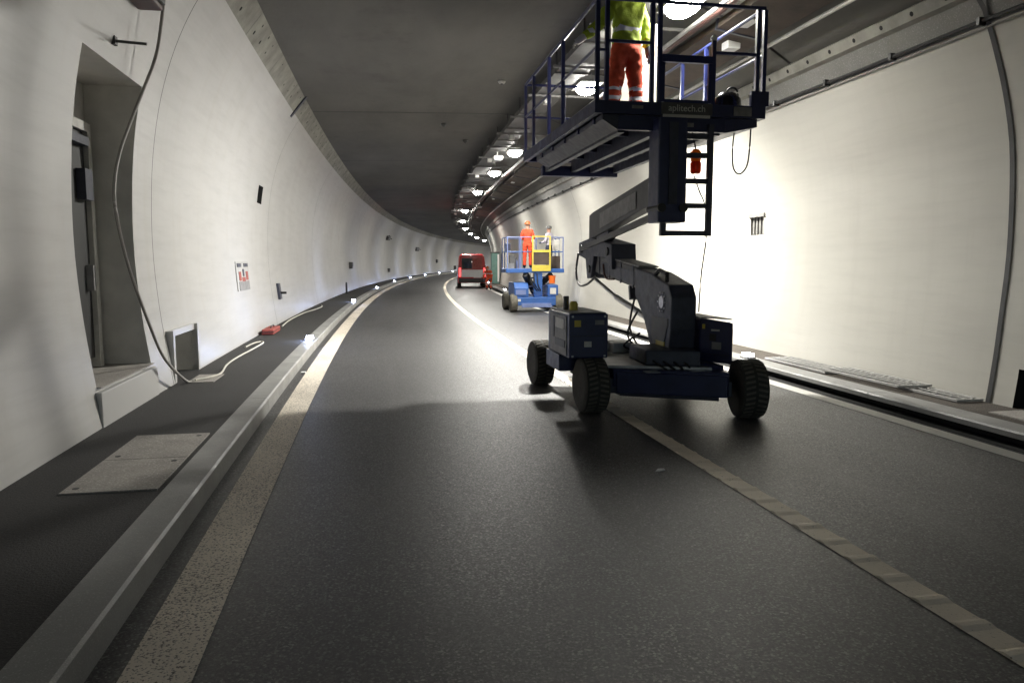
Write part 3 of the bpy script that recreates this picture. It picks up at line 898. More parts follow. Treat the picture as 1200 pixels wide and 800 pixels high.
# wheels
def wheel(s, d, rot, r_, w_, outer):
    c = W(s, d, r_ * .988)
    a = -s / R + rot
    rt = Matrix.Rotation(a, 4, 'Z')
    X = lambda p: c + rt @ p
    wh = empty('wheel', c - Vector(BL.location)); wh.parent = BL
    hw = w_ / 2
    MB().lathe([(r_ * .56, -hw * .9), (r_ * .8, -hw), (r_ * .95, -hw * .86), (r_ * .975, -hw * .5), (r_ * .975, hw * .5), (r_ * .95, hw * .86), (r_ * .8, hw), (r_ * .56, hw * .9)], 40, 'x', X).build('tyre', 'rubber', wh, smooth=True, off=c)
    mb = MB()
    for k in range(34):
        an = 2 * math.pi * k / 34
        for side in (-1, 1):
            a2 = an + (0.045 if side > 0 else 0.135)
            pts_ = []
            for rr in (r_ * .965, r_ * .990):
                for (x, da) in ((side * hw * .10, -.03), (side * hw * .74, .04), (side * hw * .74, .12), (side * hw * .10, .05)):
                    pts_.append(X(Vector((x, rr * math.cos(a2 + da), rr * math.sin(a2 + da)))))
            mb.hexa(pts_)
    tr_ = mb.build('tread', 'rubber_lit', wh, off=c)  # paler lugs over the darker tyre paint groove shade into the tread
    for sd in (-1, 1):
        X2 = lambda p, sd=sd: X(Vector((p.x * sd, p.y, p.z)))
        MB().lathe([(r_ * .56, hw * .75), (r_ * .5, hw * .62), (r_ * .2, hw * .55), (r_ * .18, hw * .8), (r_ * .05, hw * .82)], 24, 'x', X2).build('rim', 'boom_grey' if sd == outer else 'boom_dark', wh, smooth=True, off=c)
    for k in range(8):
        an = 2 * math.pi * k / 8
        MB().lathe([(.016, hw * .58), (.016, hw * .70)], 6, 'x', lambda p, an=an: X(Vector((p.x * outer, p.y + r_ * .34 * math.cos(an), p.z + r_ * .34 * math.sin(an))))).build('wheel_nut', 'steel', wh, off=c)
    return wh
wheel(7.83, 2.40, 0.02, .312, .29, -1)
wheel(7.24, 3.96, -0.16, .315, .30, -1)
wheel(9.78, 2.26, 0.05, .305, .27, -1)
wheel(9.30, 4.05, 0.0, .305, .27, -1)
for (a, b_) in (((7.80, 2.5), (7.3, 3.8)), ((9.75, 2.36), (9.3, 3.95))):
    MB().bar(W(a[0], a[1], .31), W(b_[0], b_[1], .31), .16, .16).build('axle', 'boom_dark', BL)
# left cover
lc = MB().box(7.70, 8.68, 2.11, 2.55, .615, 1.10).build('side_cover', 'navy', BL, bevel=.02)
MB().box(8.12, 8.76, 2.105, 2.5, .42, .613).build('skirt', 'navy', lc, bevel=.01)
MB().box(7.78, 8.52, 2.098, 2.109, .64, 1.07).build('lit_side_panel', 'panel_grey', lc)  # grey over navy: lamplight on this face put into its colour
MB().box(8.30, 8.36, 2.09, 2.097, .80, 1.04).build('vent', 'black', lc)
MB().box(7.86, 8.24, 2.09, 2.097, .92, 1.03).build('sticker', 'offwhite', lc)
MB().box(7.82, 8.25, 2.09, 2.097, .72, .80).build('sticker', 'boom_grey', lc)
MB().box(7.72, 8.66, 2.13, 2.53, 1.102, 1.112).build('top_plate', 'panel_grey', lc)
MB().box(7.688, 7.699, 2.28, 2.36, .74, .80).build('sticker', 'offwhite', lc)
MB().box(7.688, 7.699, 2.17, 2.24, .96, 1.03).build('sticker', 'yellow', lc)
MB().box(7.688, 7.699, 2.40, 2.50, .98, 1.03).build('sticker', 'panel_grey', lc)
MB().box(7.688, 7.699, 2.13, 2.53, .855, .86).build('panel_seam', 'black', lc)
for (d_, h_) in ((2.15, .64), (2.51, .64), (2.15, 1.07), (2.51, 1.07)):
    MB().box(7.69, 7.699, d_ - .01, d_ + .01, h_ - .01, h_ + .01).build('bolt', 'steel', lc)
be = MB().lathe([(.035, 0), (.035, .14), (.028, .15)], 12, X=lambda p: W(8.33, 2.24, 1.113) + p).build('filler_neck', 'boom_grey', lc)
MB().lathe([(.05, 0), (.05, .07), (.03, .1)], 12, X=lambda p: W(8.15, 2.28, 1.113) + p).build('beacon', 'yellow', lc, smooth=True)
# right cover
def rotbox(p0, p1, depth, h0, h1a, h1b):
    # near face from p0 to p1 (s,d), going back by depth along the road
    return MB().hexa([W(*p0, h0), W(*p1, h0), W(p1[0] + depth, p1[1] + .02, h0), W(p0[0] + depth, p0[1] + .02, h0),
                      W(*p0, h1a), W(*p1, h1b), W(p1[0] + depth, p1[1] + .02, h1b), W(p0[0] + depth, p0[1] + .02, h1a)])
rc2 = rotbox((7.72, 3.62), (7.40, 3.86), 1.05, .55, 1.03, 1.0).build('side_cover', 'navy', BL, bevel=.02)
rotbox((7.55, 3.55), (7.36, 3.74), .5, .33, .548, .548).build('skirt', 'navy', rc2, bevel=.01)
def near_q(t0, t1, h0, h1, th=.006):
    a, b_ = Vector((7.72, 3.62)), Vector((7.40, 3.86))
    n_ = Vector((-(b_.y - a.y), b_.x - a.x)).normalized()
    if n_.x > 0: n_ = -n_
    p, q = a + (b_ - a) * t0 + n_ * .002, a + (b_ - a) * t1 + n_ * .002
    p2, q2 = p + n_ * th, q + n_ * th
    return MB().hexa([W(p.x, p.y, h0), W(q.x, q.y, h0), W(q2.x, q2.y, h0), W(p2.x, p2.y, h0), W(p.x, p.y, h1), W(q.x, q.y, h1), W(q2.x, q2.y, h1), W(p2.x, p2.y, h1)])
near_q(.35, .6, .90, .92).build('sticker', 'offwhite', rc2)
near_q(.38, .66, .70, .78).build('sticker', 'panel_grey', rc2)
near_q(.08, .16, .92, .97).build('sticker', 'yellow', rc2)
near_q(.05, .95, .64, .645).build('panel_seam', 'black', rc2)
near_q(.30, .5, .79, .87).build('vent', 'black', rc2)
rotbox((7.74, 3.64), (7.43, 3.86), 1.0, 1.032, 1.042, 1.042).build('top_plate', 'panel_grey', rc2)
# turret and lower boom
tu = MB().prism([(8.30, .53), (7.84, .53), (7.78, .9), (7.78, 1.26), (7.88, 1.40), (8.5, 1.53), (9.0, 1.58), (8.98, 1.24), (8.66, .98), (8.45, .70)], 3.30, 3.60).build('turret', 'boom_dark', BL, bevel=.02)
MB().tube([W(8.05, 3.285, 1.2), W(8.05, 3.615, 1.2)], .07, 16).build('pivot_pin', 'steel', tu)
MB().tube([W(8.02, 3.34, 1.42), W(8.02, 3.34, 1.52), W(8.25, 3.34, 1.56), W(8.38, 3.34, 1.50)], .025, 8).build('lifting_eye', 'black', tu)
for k_ in range(10):
    an_ = k_ * math.pi / 5
    MB().tube([W(8.05 + .11 * math.cos(an_), 3.285, 1.2 + .11 * math.sin(an_)), W(8.05 + .11 * math.cos(an_), 3.30, 1.2 + .11 * math.sin(an_))], .012, 6).build('bolt', 'steel', tu)
MB().prism([(7.95, .6), (7.95, .75), (8.2, .75), (8.2, .6)], 3.288, 3.299).build('sticker', 'yellow', tu)
MB().lathe([(.42, 0), (.42, .09), (.36, .10)], 28, X=lambda p: W(8.25, 3.45, .525) + p).build('slew_ring', 'boom_dark', BL, smooth=True)
MB().prism([(8.9, 1.31), (11.0, 1.52), (11.05, 1.73), (10.65, 1.745), (8.9, 1.575)], 3.33, 3.57).build('lower_boom', 'boom_grey', BL, bevel=.012)
MB().tube([W(8.60, 3.36, .96), W(9.9, 3.36, 1.17)], .04, 12).tube([W(9.9, 3.36, 1.17), W(10.95, 3.36, 1.40)], .026, 12).build('lift_cylinder', 'steel', BL, smooth=True)
MB().bar(W(9.45, 3.45, 1.16), W(9.5, 3.45, 1.34), .10, .06).build('cylinder_lug', 'boom_dark', BL)
for k_, (a_, b_) in enumerate((((8.62, 3.29, .55), (8.9, 3.27, 1.2)), ((8.58, 3.27, .55), (8.7, 3.24, 1.05)), ((8.55, 3.24, .55), (8.5, 3.20, .8)))):
    pa, pb_ = Vector(a_), Vector(b_)
    mid = (pa + pb_) / 2 + Vector((.12 + .05 * k_, -.07 - .03 * k_, -.05))
    MB().tube(smooth_path([W(*pa), W(*mid), W(*pb_)]), .014, 8).build('hydraulic_hose', 'black', tu, smooth=True)
MB().box(8.75, 9.15, 2.95, 3.2, .532, .66).build('hydraulic_motor', 'offwhite', BL, bevel=.02)
MB().tube([W(8.95, 2.70, .60), W(8.95, 2.94, .60)], .07, 14).build('pump', 'galv', BL, smooth=True)
for s_ in (9.1, 9.6, 10.1, 10.6):
    MB().box(s_, s_ + .04, 3.318, 3.329, 1.30 + (s_ - 8.9) * .105, 1.60 + (s_ - 8.9) * .088).build('boom_band', 'boom_dark', BL)
MB().prism([(8.02, .62), (7.86, .95), (7.86, 1.02), (8.35, 1.02), (8.35, .78), (8.22, .62)], 3.292, 3.299).build('side_plate', 'boom_grey', tu)
MB().prism([(9.05, 1.36), (10.5, 1.515), (10.5, 1.66), (9.05, 1.53)], 3.322, 3.329).build('side_plate', 'boom_dark', BL)
MB().bar(W(8.9, 3.45, 1.592), W(10.6, 3.45, 1.757), .26, .02).build('top_flange', 'panel_grey', BL)
# knuckle
kn = MB().prism([(11.6, 1.76), (11.6, 1.96), (10.9, 2.02), (9.9, 1.90), (9.85, 1.55), (10.2, 1.72), (10.75, 1.74), (10.9, 1.42), (11.1, 1.40), (11.2, 1.7)], 3.27, 3.63).build('knuckle', 'boom_dark', BL, bevel=.015)
for (s_, h_) in ((11.4, 1.86), (10.05, 1.80), (10.95, 1.55)):
    MB().tube([W(s_, 3.25, h_), W(s_, 3.65, h_)], .06, 14).build('pivot_pin', 'black', kn, smooth=True)
MB().tube(smooth_path([W(11.5, 3.24, 1.8), W(11.55, 3.22, 1.5), W(11.35, 3.22, 1.3), W(11.0, 3.25, 1.32), W(10.7, 3.30, 1.45)]), .018, 8).build('hydraulic_hose', 'black', kn, smooth=True)
MB().tube(smooth_path([W(10.4, 3.315, 1.62), W(10.3, 3.30, 1.50), W(10.2, 3.31, 1.42), W(9.9, 3.32, 1.42)]), .014, 8).build('hydraulic_hose', 'pipe_red', kn, smooth=True)
# upper boom with lettering plate
ub = MB().prism([(11.15, 1.99), (11.15, 2.36), (10.95, 2.40), (8.30, 2.69), (8.30, 2.36)], 3.31, 3.46).build('upper_boom', 'boom_grey', BL, bevel=.012)
MB().prism([(10.55, 2.14), (10.55, 2.36), (9.0, 2.53), (9.0, 2.32)], 3.299, 3.309).build('name_plate', 'panel_grey', ub)
MB().prism([(11.1, 1.9), (11.1, 2.0), (10.2, 2.10), (10.2, 2.02), (10.5, 1.9)], 3.32, 3.45).build('boom_end', 'boom_dark', ub, bevel=.01)
MB().bar(W(11.4, 3.27, 1.86), W(8.12, 3.27, 2.20), .045, .075).build('levelling_link', 'boom_grey', BL)
# mast carrying the platform
ma = MB().box(8.02, 8.34, 3.21, 3.55, 2.10, 3.26).build('mast', 'navy', BL, bevel=.02)
MB().box(8.0, 8.019, 3.33, 3.43, 2.3, 3.2).build('mast_rib', 'boom_dark', ma)
for (d_, h_) in ((3.25, 2.26), (3.51, 2.26)):
    MB().tube([W(7.99, d_, h_), W(8.36, d_, h_)], .05, 14).build('pivot_pin', 'black', ma, smooth=True)
# ladder
la = empty('ladder', W(8.2, 3.63, 1.94) - Vector(BL.location)); la.parent = BL
for d_, h0 in ((3.345, 1.955), (3.905, 1.955)):
    MB().box(8.17, 8.23, d_ - .03, d_ + .03, h0, 3.22 if d_ > 3.5 else 2.215).build('side_rail', 'boom_dark', la)
for h_ in (1.985, 2.30, 2.58, 2.87, 3.08):
    MB().box(8.175, 8.225, 3.376 if h_ < 2.2 else 3.556, 3.874, h_ - .028, h_ + .028).build('rung', 'boom_dark', la)
# platform: floor frame, floor, rails
DK = 3.42
pf = empty('platform', W(10.2, 3.5, 3.3) - Vector(BL.location)); pf.parent = BL
PN, PB, PLd, PRd = 8.20, 12.40, 2.52, 4.58
MB().box(PN + .06, PB - .06, PLd + .06, PRd - .06, DK - .03, DK).build('floor_plate', 'boom_dark', pf)
fr = MB().box(PN, PN + .06, PLd, PRd, DK - .11, DK + .03).build('edge_beam', 'navy', pf)
MB().box(PB - .06, PB, PLd, PRd, DK - .11, DK + .03).build('edge_beam', 'navy', pf)
MB().box(PN + .06, PB - .06, PLd, PLd + .06, DK - .11, DK + .03).build('edge_beam', 'navy', pf)
MB().box(PN + .06, PB - .06, PRd - .06, PRd, DK - .11, DK + .03).build('edge_beam', 'navy', pf)
# underframe
for d_ in (2.86, 3.30, 3.62, 4.02):
    MB().box(8.30, 12.1, d_ - .04, d_ + .04, 3.12, DK - .032).build('underframe_beam', 'boom_dark', pf)
for s_ in (8.55, 9.25, 9.95, 10.65, 11.35):
    MB().box(s_ - .03, s_ + .03, 2.60, 4.50, 3.24, DK - .112).build('cross_member', 'navy', pf)
MB().box(12.1, 12.22, 2.78, 4.06, 3.06, 3.22).build('rear_beam', 'navy', pf, bevel=.01)
MB().box(8.22, 8.30, 2.80, 4.10, 3.14, 3.30).build('front_beam', 'navy', pf, bevel=.01)
MB().add([W(8.24, 4.10, 3.14), W(8.24, 4.50, 3.22), W(8.24, 4.50, 3.305), W(8.24, 4.10, 3.305), W(9.6, 4.10, 3.14), W(9.6, 4.50, 3.22), W(9.6, 4.50, 3.305), W(9.6, 4.10, 3.305)],
         [(0, 1, 2, 3), (7, 6, 5, 4), (0, 4, 5, 1), (1, 5, 6, 2), (2, 6, 7, 3), (3, 7, 4, 0)]).build('side_gusset', 'navy', pf)
MB().add([W(8.24, 2.80, 3.14), W(8.24, 2.62, 3.25), W(8.24, 2.62, 3.305), W(8.24, 2.80, 3.305), W(11.8, 2.80, 3.14), W(11.8, 2.62, 3.25), W(11.8, 2.62, 3.305), W(11.8, 2.80, 3.305)],
         [(0, 1, 2, 3), (7, 6, 5, 4), (0, 4, 5, 1), (1, 5, 6, 2), (2, 6, 7, 3), (3, 7, 4, 0)]).build('side_gusset', 'boom_dark', pf)
TOP = 4.53
def post(s_, d_, h0=DK + .03, h1=TOP, w_=.045, m_='rail_blue'):
    return MB().box(s_ - w_ / 2, s_ + w_ / 2, d_ - w_ / 2, d_ + w_ / 2, h0, h1).build('post', m_, pf)
for d_ in (2.55, 2.66, 3.19, 3.28, 3.93, 4.47, 4.555):
    post(PN + .03, d_, h1=4.16 if d_ == 3.93 else TOP)
for s_ in (9.80, 10.62, 11.70, PB - .03):
    post(s_, PLd + .03)
    post(s_, PRd - .03)
for d_ in (3.2, 3.9):
    post(PB - .03, d_)
MB().box(PN + .005, PN + .055, 4.40, 4.62, DK + .03, 3.62).build('corner_block', 'navy', pf)
def rail(a, b_, r_=.022, m_='rail_blue'):
    return MB().tube([W(*a), W(*b_)], r_, 8).build('rail', m_, pf, smooth=True)
n0 = PN + .03
rail((n0, 2.55, TOP + .02), (n0, 4.555, TOP + .02))
for dside in (PLd + .03, PRd - .03):
    rail((n0 + .02, dside, TOP + .02), (PB - .03, dside, TOP + .02))
    rail((n0 + .02, dside, 4.03), (PB - .03, dside, 4.03), .018)
rail((PB - .03, PLd + .03, TOP + .02), (PB - .03, PRd - .03, TOP + .02))
rail((PB - .03, PLd + .05, 4.03), (PB - .03, PRd - .05, 4.03), .018)
rail((n0, 2.66, 4.10), (n0, 3.19, 4.10), .02)
rail((n0, 3.95, 4.03), (n0, 4.47, 4.03), .02)
rail((n0, 2.55, 4.00), (n0, 2.66, 4.00), .016)
# gate with sign board
ga = MB().box(PN + .0, PN + .05, 3.302, 3.906, 3.90, 3.98).build('gate', 'rail_blue', pf)
for (a, b_, c, e) in ((3.302, 3.34, 3.46, 3.898), (3.866, 3.906, 3.46, 3.898), (3.34, 3.866, 3.455, 3.49)):
    MB().box(PN + .008, PN + .042, a, b_, c, e).build('gate_frame', 'rail_blue', ga)
sgn = MB().box(PN - .022, PN - .004, 3.30, 3.91, DK - .10, DK + .03).build('sign_board', 'boom_grey', pf)
MB().box(PN - .03, PN - .0225, 3.31, 3.88, DK - .135, DK - .103).build('sign_strip', 'offwhite', pf)
cu = bpy.data.curves.new('lettering', 'FONT'); cu.body = 'aplitech.ch'; cu.size = .135; cu.align_x = 'CENTER'; cu.align_y = 'CENTER'; cu.extrude = .002
to = bpy.data.objects.new('tmp', cu); COL.objects.link(to)
bpy.context.view_layer.update()
me = bpy.data.meshes.new_from_object(to.evaluated_get(bpy.context.evaluated_depsgraph_get())); bpy.data.objects.remove(to)
def lettering(me, s_, d_, h_, parent, m_, sc=1.0):
    o = bpy.data.objects.new('lettering', me); COL.objects.link(o); o.parent = parent
    me.materials.clear(); me.materials.append(M[m_])
    o.location = W(s_, d_, h_) - world_loc(parent)
    o.rotation_euler = (math.pi / 2, 0, -s_ / R); o.scale = (sc, sc, sc)
    return o
lettering(me, PN - .026, 3.60, DK - .033, sgn, 'offwhite', .78)
MB().box(PN - .014, PN - .004, 4.18, 4.40, DK - .09, DK + .01).build('info_plate', 'panel_grey', pf)
MB().box(PN - .014, PN - .004, 2.95, 3.08, DK - .05, DK - .015).build('info_plate', 'panel_grey', pf)
MB().box(8.205, 8.217, 3.42, 3.70, 3.19, 3.235).build('info_plate', 'panel_grey', pf)
MB().lathe([(.032, 0), (.04, .03), (.02, .06)], 10, X=lambda p: W(n0, 3.93, 4.16) + p).build('post_cap', 'white_plastic', pf, smooth=True)
# loop of cable under platform
MB().tube(smooth_path([W(8.5, 4.35, 3.24), W(8.5, 4.33, 3.0), W(8.5, 4.35, 2.78), W(8.5, 4.43, 2.71), W(8.5, 4.52, 2.80), W(8.5, 4.55, 3.0), W(8.5, 4.56, 3.30)]), .009, 6).build('cable_loop', 'cable_black', pf, smooth=True)
# things carried on the platform
bg = empty('tool_bag', W(8.55, 4.3, DK)); tag(bg, 'black rounded tool bag on the floor at platform corner', 'bag')
MB().lathe([(.16, 0), (.17, .06), (.155, .15), (.10, .205), (.03, .225)], 20, X=lambda p: W(8.55, 4.27, DK + .002) + Vector((p.x * 1.05, p.y * .8, p.z * 1.15))).build('body', 'black_gloss', bg, smooth=True)
MB().tube(smooth_path([W(8.43, 4.20, DK + .235), W(8.43, 4.24, DK + .275), W(8.43, 4.30, DK + .275), W(8.43, 4.34, DK + .235)]), .012, 8).build('handle', 'black', bg, smooth=True)
sa, sb_ = at_s(717, 60, 10.1)[1], at_s(771, 60, 10.1)[1]
sc_ = (sa + sb_) / 2
sh = MB().add([W(10.10, sa, DK + .01), W(10.05, sc_, DK + .01), W(10.10, sb_, DK + .01), W(10.14, sb_, 4.92), W(10.10, sc_, 4.92), W(10.14, sa, 4.92),
               W(10.115, sa, DK + .01), W(10.065, sc_, DK + .01), W(10.115, sb_, DK + .01), W(10.155, sb_, 4.92), W(10.115, sc_, 4.92), W(10.155, sa, 4.92)],
              [(0, 1, 4, 5), (1, 2, 3, 4), (7, 6, 11, 10), (8, 7, 10, 9), (0, 5, 11, 6), (2, 8, 9, 3), (5, 4, 10, 11), (4, 3, 9, 10), (0, 6, 7, 1), (1, 7, 8, 2)]).build('translucent_sheet', 'sheet', off=W(10.1, sc_, DK))
sh.location = W(10.1, sc_, DK)
tag(sh, 'tall bright white translucent sheet standing behind the worker in yellow', 'sheet')
# orange signal lamp on a cord
be = empty('signal_lamp', W(8.32, 3.80, 2.70)); tag(be, 'orange and red signal lamp hanging at the ladder under the platform', 'signal lamp')
X = lambda p: W(8.32, 3.785, 2.68) + p
MB().lathe([(.05, .0), (.062, .03), (.062, .12), (.05, .14)], 16, X=X).build('lens', M['beacon_red'], be, smooth=True)
MB().lathe([(.055, .141), (.06, .16), (.06, .25), (.03, .28)], 16, X=X).build('cap', M['beacon_amber'], be, smooth=True)
MB().tube([W(8.32, 3.785, 2.955), W(8.32, 3.73, 3.15)], .008, 6).build('cord', 'cable_black', be)
c_ = MB().tube(smooth_path([W(8.4, 3.80, 2.67), W(8.42, 3.88, 2.5), W(8.45, 3.98, 2.3), W(8.45, 4.0, 1.95), W(8.45, 3.95, 1.5), W(8.45, 3.93, 1.05)]), .008, 6).build('trailing_cord', 'cable_black', be, smooth=True)

# ================================================================== people
def human(name, loc, heading, J, cols, label, helmet='helmet', group=None, scale=1.0, glove='glove', hand_dirs=None, bulk=1.0):
    """J overrides joints (x right, y forward, z up) of a 1.76 m figure"""
    B = dict(pelvis=(0, 0, .97), spine=(0, .0, 1.14), chest=(0, .0, 1.34), neck=(0, 0, 1.50), headb=(0, .01, 1.57), head=(0, .02, 1.66), top=(0, .0, 1.735),
             hl=(-.095, 0, .90), kl=(-.11, .02, .50), al=(-.12, -.02, .10), tl=(-.135, .13, .045),
             hr=(.095, 0, .90), kr=(.11, .02, .50), ar=(.12, -.02, .10), tr=(.135, .13, .045),
             sl=(-.17, 0, 1.42), el=(-.25, -.03, 1.14), wl=(-.27, .05, .90),
             sr=(.17, 0, 1.42), er=(.25, -.03, 1.14), wr=(.27, .05, .90))
    B.update(J)
    rad = dict(pelvis=.150, spine=.140, chest=.160, neck=.062, headb=.075, head=.098, top=.075, hl=.105, kl=.078, al=.068, tl=.045, hr=.105, kr=.078, ar=.068, tr=.045,
               sl=.085, el=.062, wl=.044, sr=.085, er=.062, wr=.044)
    E = [('pelvis', 'spine'), ('spine', 'chest'), ('chest', 'neck'), ('neck', 'headb'), ('headb', 'head'), ('head', 'top'),
         ('pelvis', 'hl'), ('hl', 'kl'), ('kl', 'al'), ('al', 'tl'), ('pelvis', 'hr'), ('hr', 'kr'), ('kr', 'ar'), ('ar', 'tr'),
         ('chest', 'sl'), ('sl', 'el'), ('el', 'wl'), ('chest', 'sr'), ('sr', 'er'), ('er', 'wr')]
    ks = list(B)
    me = bpy.data.meshes.new('body')
    me.from_pydata([B[k] for k in ks], [(ks.index(a), ks.index(b_)) for a, b_ in E], [])
    ob = bpy.data.objects.new('tmp', me); COL.objects.link(ob)
    sk = ob.modifiers.new('s', 'SKIN'); sk.use_smooth_shade = True
    for i, k in enumerate(ks):
        r_ = rad[k] * (bulk if k not in ('neck', 'headb', 'head', 'top', 'tl', 'tr') else 1.0)
        me.skin_vertices[0].data[i].radius = (r_, r_ * (.72 if k in ('pelvis', 'spine', 'chest') else 1.0))
        me.skin_vertices[0].data[i].use_root = (k == 'pelvis')
    ss_ = ob.modifiers.new('u', 'SUBSURF'); ss_.levels = 3; ss_.render_levels = 3
    bpy.context.view_layer.update()
    m2 = bpy.data.meshes.new_from_object(ob.evaluated_get(bpy.context.evaluated_depsgraph_get()))
    bpy.data.objects.remove(ob)
    m2.name = 'body'
    m2.materials.clear()
    for c in (cols['jacket'], cols['trousers'], 'skin', 'reflective', 'boot', cols.get('cuff', 'reflective')):
        m2.materials.append(M[c])
    from mathutils import noise as mn
    for v_ in m2.vertices:
        if v_.co.z < B['neck'][2] - .02 and v_.co.z > .12:
            q = Vector((v_.co.x * 9, v_.co.y * 9, v_.co.z * 16))
            v_.co += v_.normal * (.016 * mn.noise(q) + .008 * mn.noise(q * 2.3)) * bulk
    nz = B['neck'][2]
    wz = B['pelvis'][2] + .02
    for p in m2.polygons:
        c = p.center
        z = c.z
        arm = min((c - Vector(B[k])).length for k in ('el', 'er', 'wl', 'wr')) < .11
        if z > nz + .01: i = 2
        elif arm and z < wz + .5: i = 0
        elif z < .13: i = 4
        elif z < wz: i = 3 if cols.get('stripe', True) and (.30 < z < .35 or .42 < z < .46) else 1
        else: i = 3 if cols.get('stripe', True) and (abs(z - wz - .16) < .025 and not arm) else 0
        p.material_index = i
        p.use_smooth = True
    root = empty(name, loc, heading)
    root.scale = (scale,) * 3
    tag(root, label, 'person', group)
    bo_ = bpy.data.objects.new('body', m2); COL.objects.link(bo_); bo_.parent = root
    hd = Vector(B['head'])
    # helmet with brim, face features
    mb = MB(); X = lambda p: hd + Vector((0, -.005, .03)) + Vector((p.x, p.y * 1.15, p.z))
    mb.lathe([(.135, .0), (.128, .012), (.118, .03), (.105, .075), (.07, .115), (.02, .13)], 20, X=X)
    o = mb.build('helmet', helmet, off=Vector((0, 0, 0)), smooth=True); o.parent = root
    mb = MB(); mb.tube([hd + Vector((0, .088, .02)), hd + Vector((0, .118, -.025))], .012, 6, r2=.017)
    for sx in (-1, 1):
        mb.tube([hd + Vector((sx * .092, -.01, .0)), hd + Vector((sx * .106, -.02, -.03))], .018, 6)
    o = mb.build('face', 'skin', off=Vector((0, 0, 0)), smooth=True); o.parent = root
    # gloves: palm, four fingers, thumb
    for sx, ek, wk in ((-1, 'el', 'wl'), (1, 'er', 'wr')):
        wv, ev = Vector(B[wk]), Vector(B[ek])
        dv = (wv - ev).normalized()
        if hand_dirs and wk in hand_dirs: dv = Vector(hand_dirs[wk]).normalized()
        side = dv.cross(Vector((0, 0, 1)))
        if side.length < .1: side = Vector((0, 1, 0))
        side.normalize(); nrm = side.cross(dv).normalized()
        mb = MB(); mb.tube([wv - dv * .03, wv + dv * .02, wv + dv * .06, wv + dv * .10], .046, 10, r2=.040)
        for q, L in ((-.033, .075), (-.011, .088), (.011, .083), (.033, .066)):
            a = wv + dv * .09 + side * q
            mb.tube([a, a + dv * L * .5 + nrm * .004, a + dv * L * .8 - nrm * .012, a + dv * L * .95 - nrm * .03], .011, 6, r2=.008)
        a = wv + dv * .03 + side * .036 * -sx
        mb.tube([a, a + side * -sx * .03 + dv * .03, a + side * -sx * .04 + dv * .065 - nrm * .01], .013, 6, r2=.010)
        o = mb.build('work_glove', glove if not isinstance(glove, dict) else glove[wk], off=Vector((0, 0, 0)), smooth=True); o.parent = root
    return root
# worker on the near platform, seen from behind, reaching left over the rail
human('person', W(9.5, at_s(734, 60, 9.5)[1], DK), 0.05,
      dict(el=(-.34, .10, 1.22), wl=(-.52, .16, 1.08), sl=(-.18, 0, 1.43), er=(.27, .05, 1.17), wr=(.30, .02, .95),
           kl=(-.14, .02, .50), al=(-.19, -.02, .10), tl=(-.21, .13, .045), kr=(.13, .02, .5), ar=(.16, -.02, .1), tr=(.18, .13, .045)),
      dict(jacket='hivis', trousers='workred'), 'worker in yellow jacket and red trousers standing on the near lift platform', helmet='helmet',
      glove=dict(wl='glove_white', wr='glove'), scale=1.03, bulk=1.28)

# ================================================================== blue lift further down
LB = empty('scissor_lift', W(25.0, 5.0, 0)); tag(LB, 'bright blue small aerial lift with yellow gate by the right kerb', 'aerial lift')
MB().box(24.35, 25.9, 4.35, 5.75, .22, .50).build('chassis', 'blue', LB, bevel=.03)
MB().box(24.30, 24.349, 4.55, 5.55, .16, .30).build('front_bumper', 'blue_pale', LB, bevel=.01)
MB().prism([(24.4, .502), (24.4, .80), (24.6, .98), (25.8, .98), (25.9, .80), (25.9, .502)], 4.32, 4.80).build('side_cover', 'blue', LB, bevel=.03)
MB().prism([(24.4, .502), (24.4, .90), (25.8, .95), (25.9, .502)], 5.45, 5.80).build('side_cover', 'blue', LB, bevel=.03)
MB().box(24.5, 24.75, 5.0, 5.28, .502, 1.30).build('mast', 'blue', LB, bevel=.02)
MB().bar(W(24.55, 4.70, 1.25), W(25.2, 5.15, .62), .16, .18).build('scissor_arm', 'black', LB)
MB().bar(W(24.6, 5.60, 1.25), W(25.2, 5.05, .62), .14, .16).build('scissor_arm', 'black', LB)
MB().bar(W(24.7, 4.78, 1.22), W(25.1, 5.0, .80), .07, .07).build('lift_cylinder', 'galv', LB)
def wheel2(s, d, parent, r_, w_, rimm='offwhite'):
    c = W(s, d, r_)
    rt = Matrix.Rotation(-s / R, 4, 'Z'); X = lambda p: c + rt @ p
    wh = empty('wheel', c - Vector(parent.location)); wh.parent = parent
    hw = w_ / 2
    MB().lathe([(r_ * .6, -hw * .9), (r_ * .85, -hw), (r_, -hw * .7), (r_, hw * .7), (r_ * .85, hw), (r_ * .6, hw * .9)], 24, 'x', X).build('tyre', 'rubber' if rimm == 'offwhite' else 'rubber_lit', wh, smooth=True, off=c)  # paler rubber gives these tyres their lit look by colour
    for sd in (-1, 1):
        MB().lathe([(r_ * .6, hw * .8), (r_ * .5, hw * .6), (r_ * .15, hw * .75)], 16, 'x', lambda p, sd=sd: X(Vector((p.x * sd, p.y, p.z)))).build('rim', rimm, wh, smooth=True, off=c)
wheel2(24.55, 4.30, LB, .30, .24, 'panel_grey'); wheel2(25.95, 4.25, LB, .30, .24, 'panel_grey'); wheel2(24.55, 5.82, LB, .30, .24, 'panel_grey'); wheel2(25.9, 5.80, LB, .30, .24)
pb = empty('platform', W(25, 5, 1.4) - Vector(LB.location)); pb.parent = LB
MB().box(24.5, 25.9, 4.05, 6.02, 1.30, 1.44).build('deck', 'blue', pb, bevel=.02)
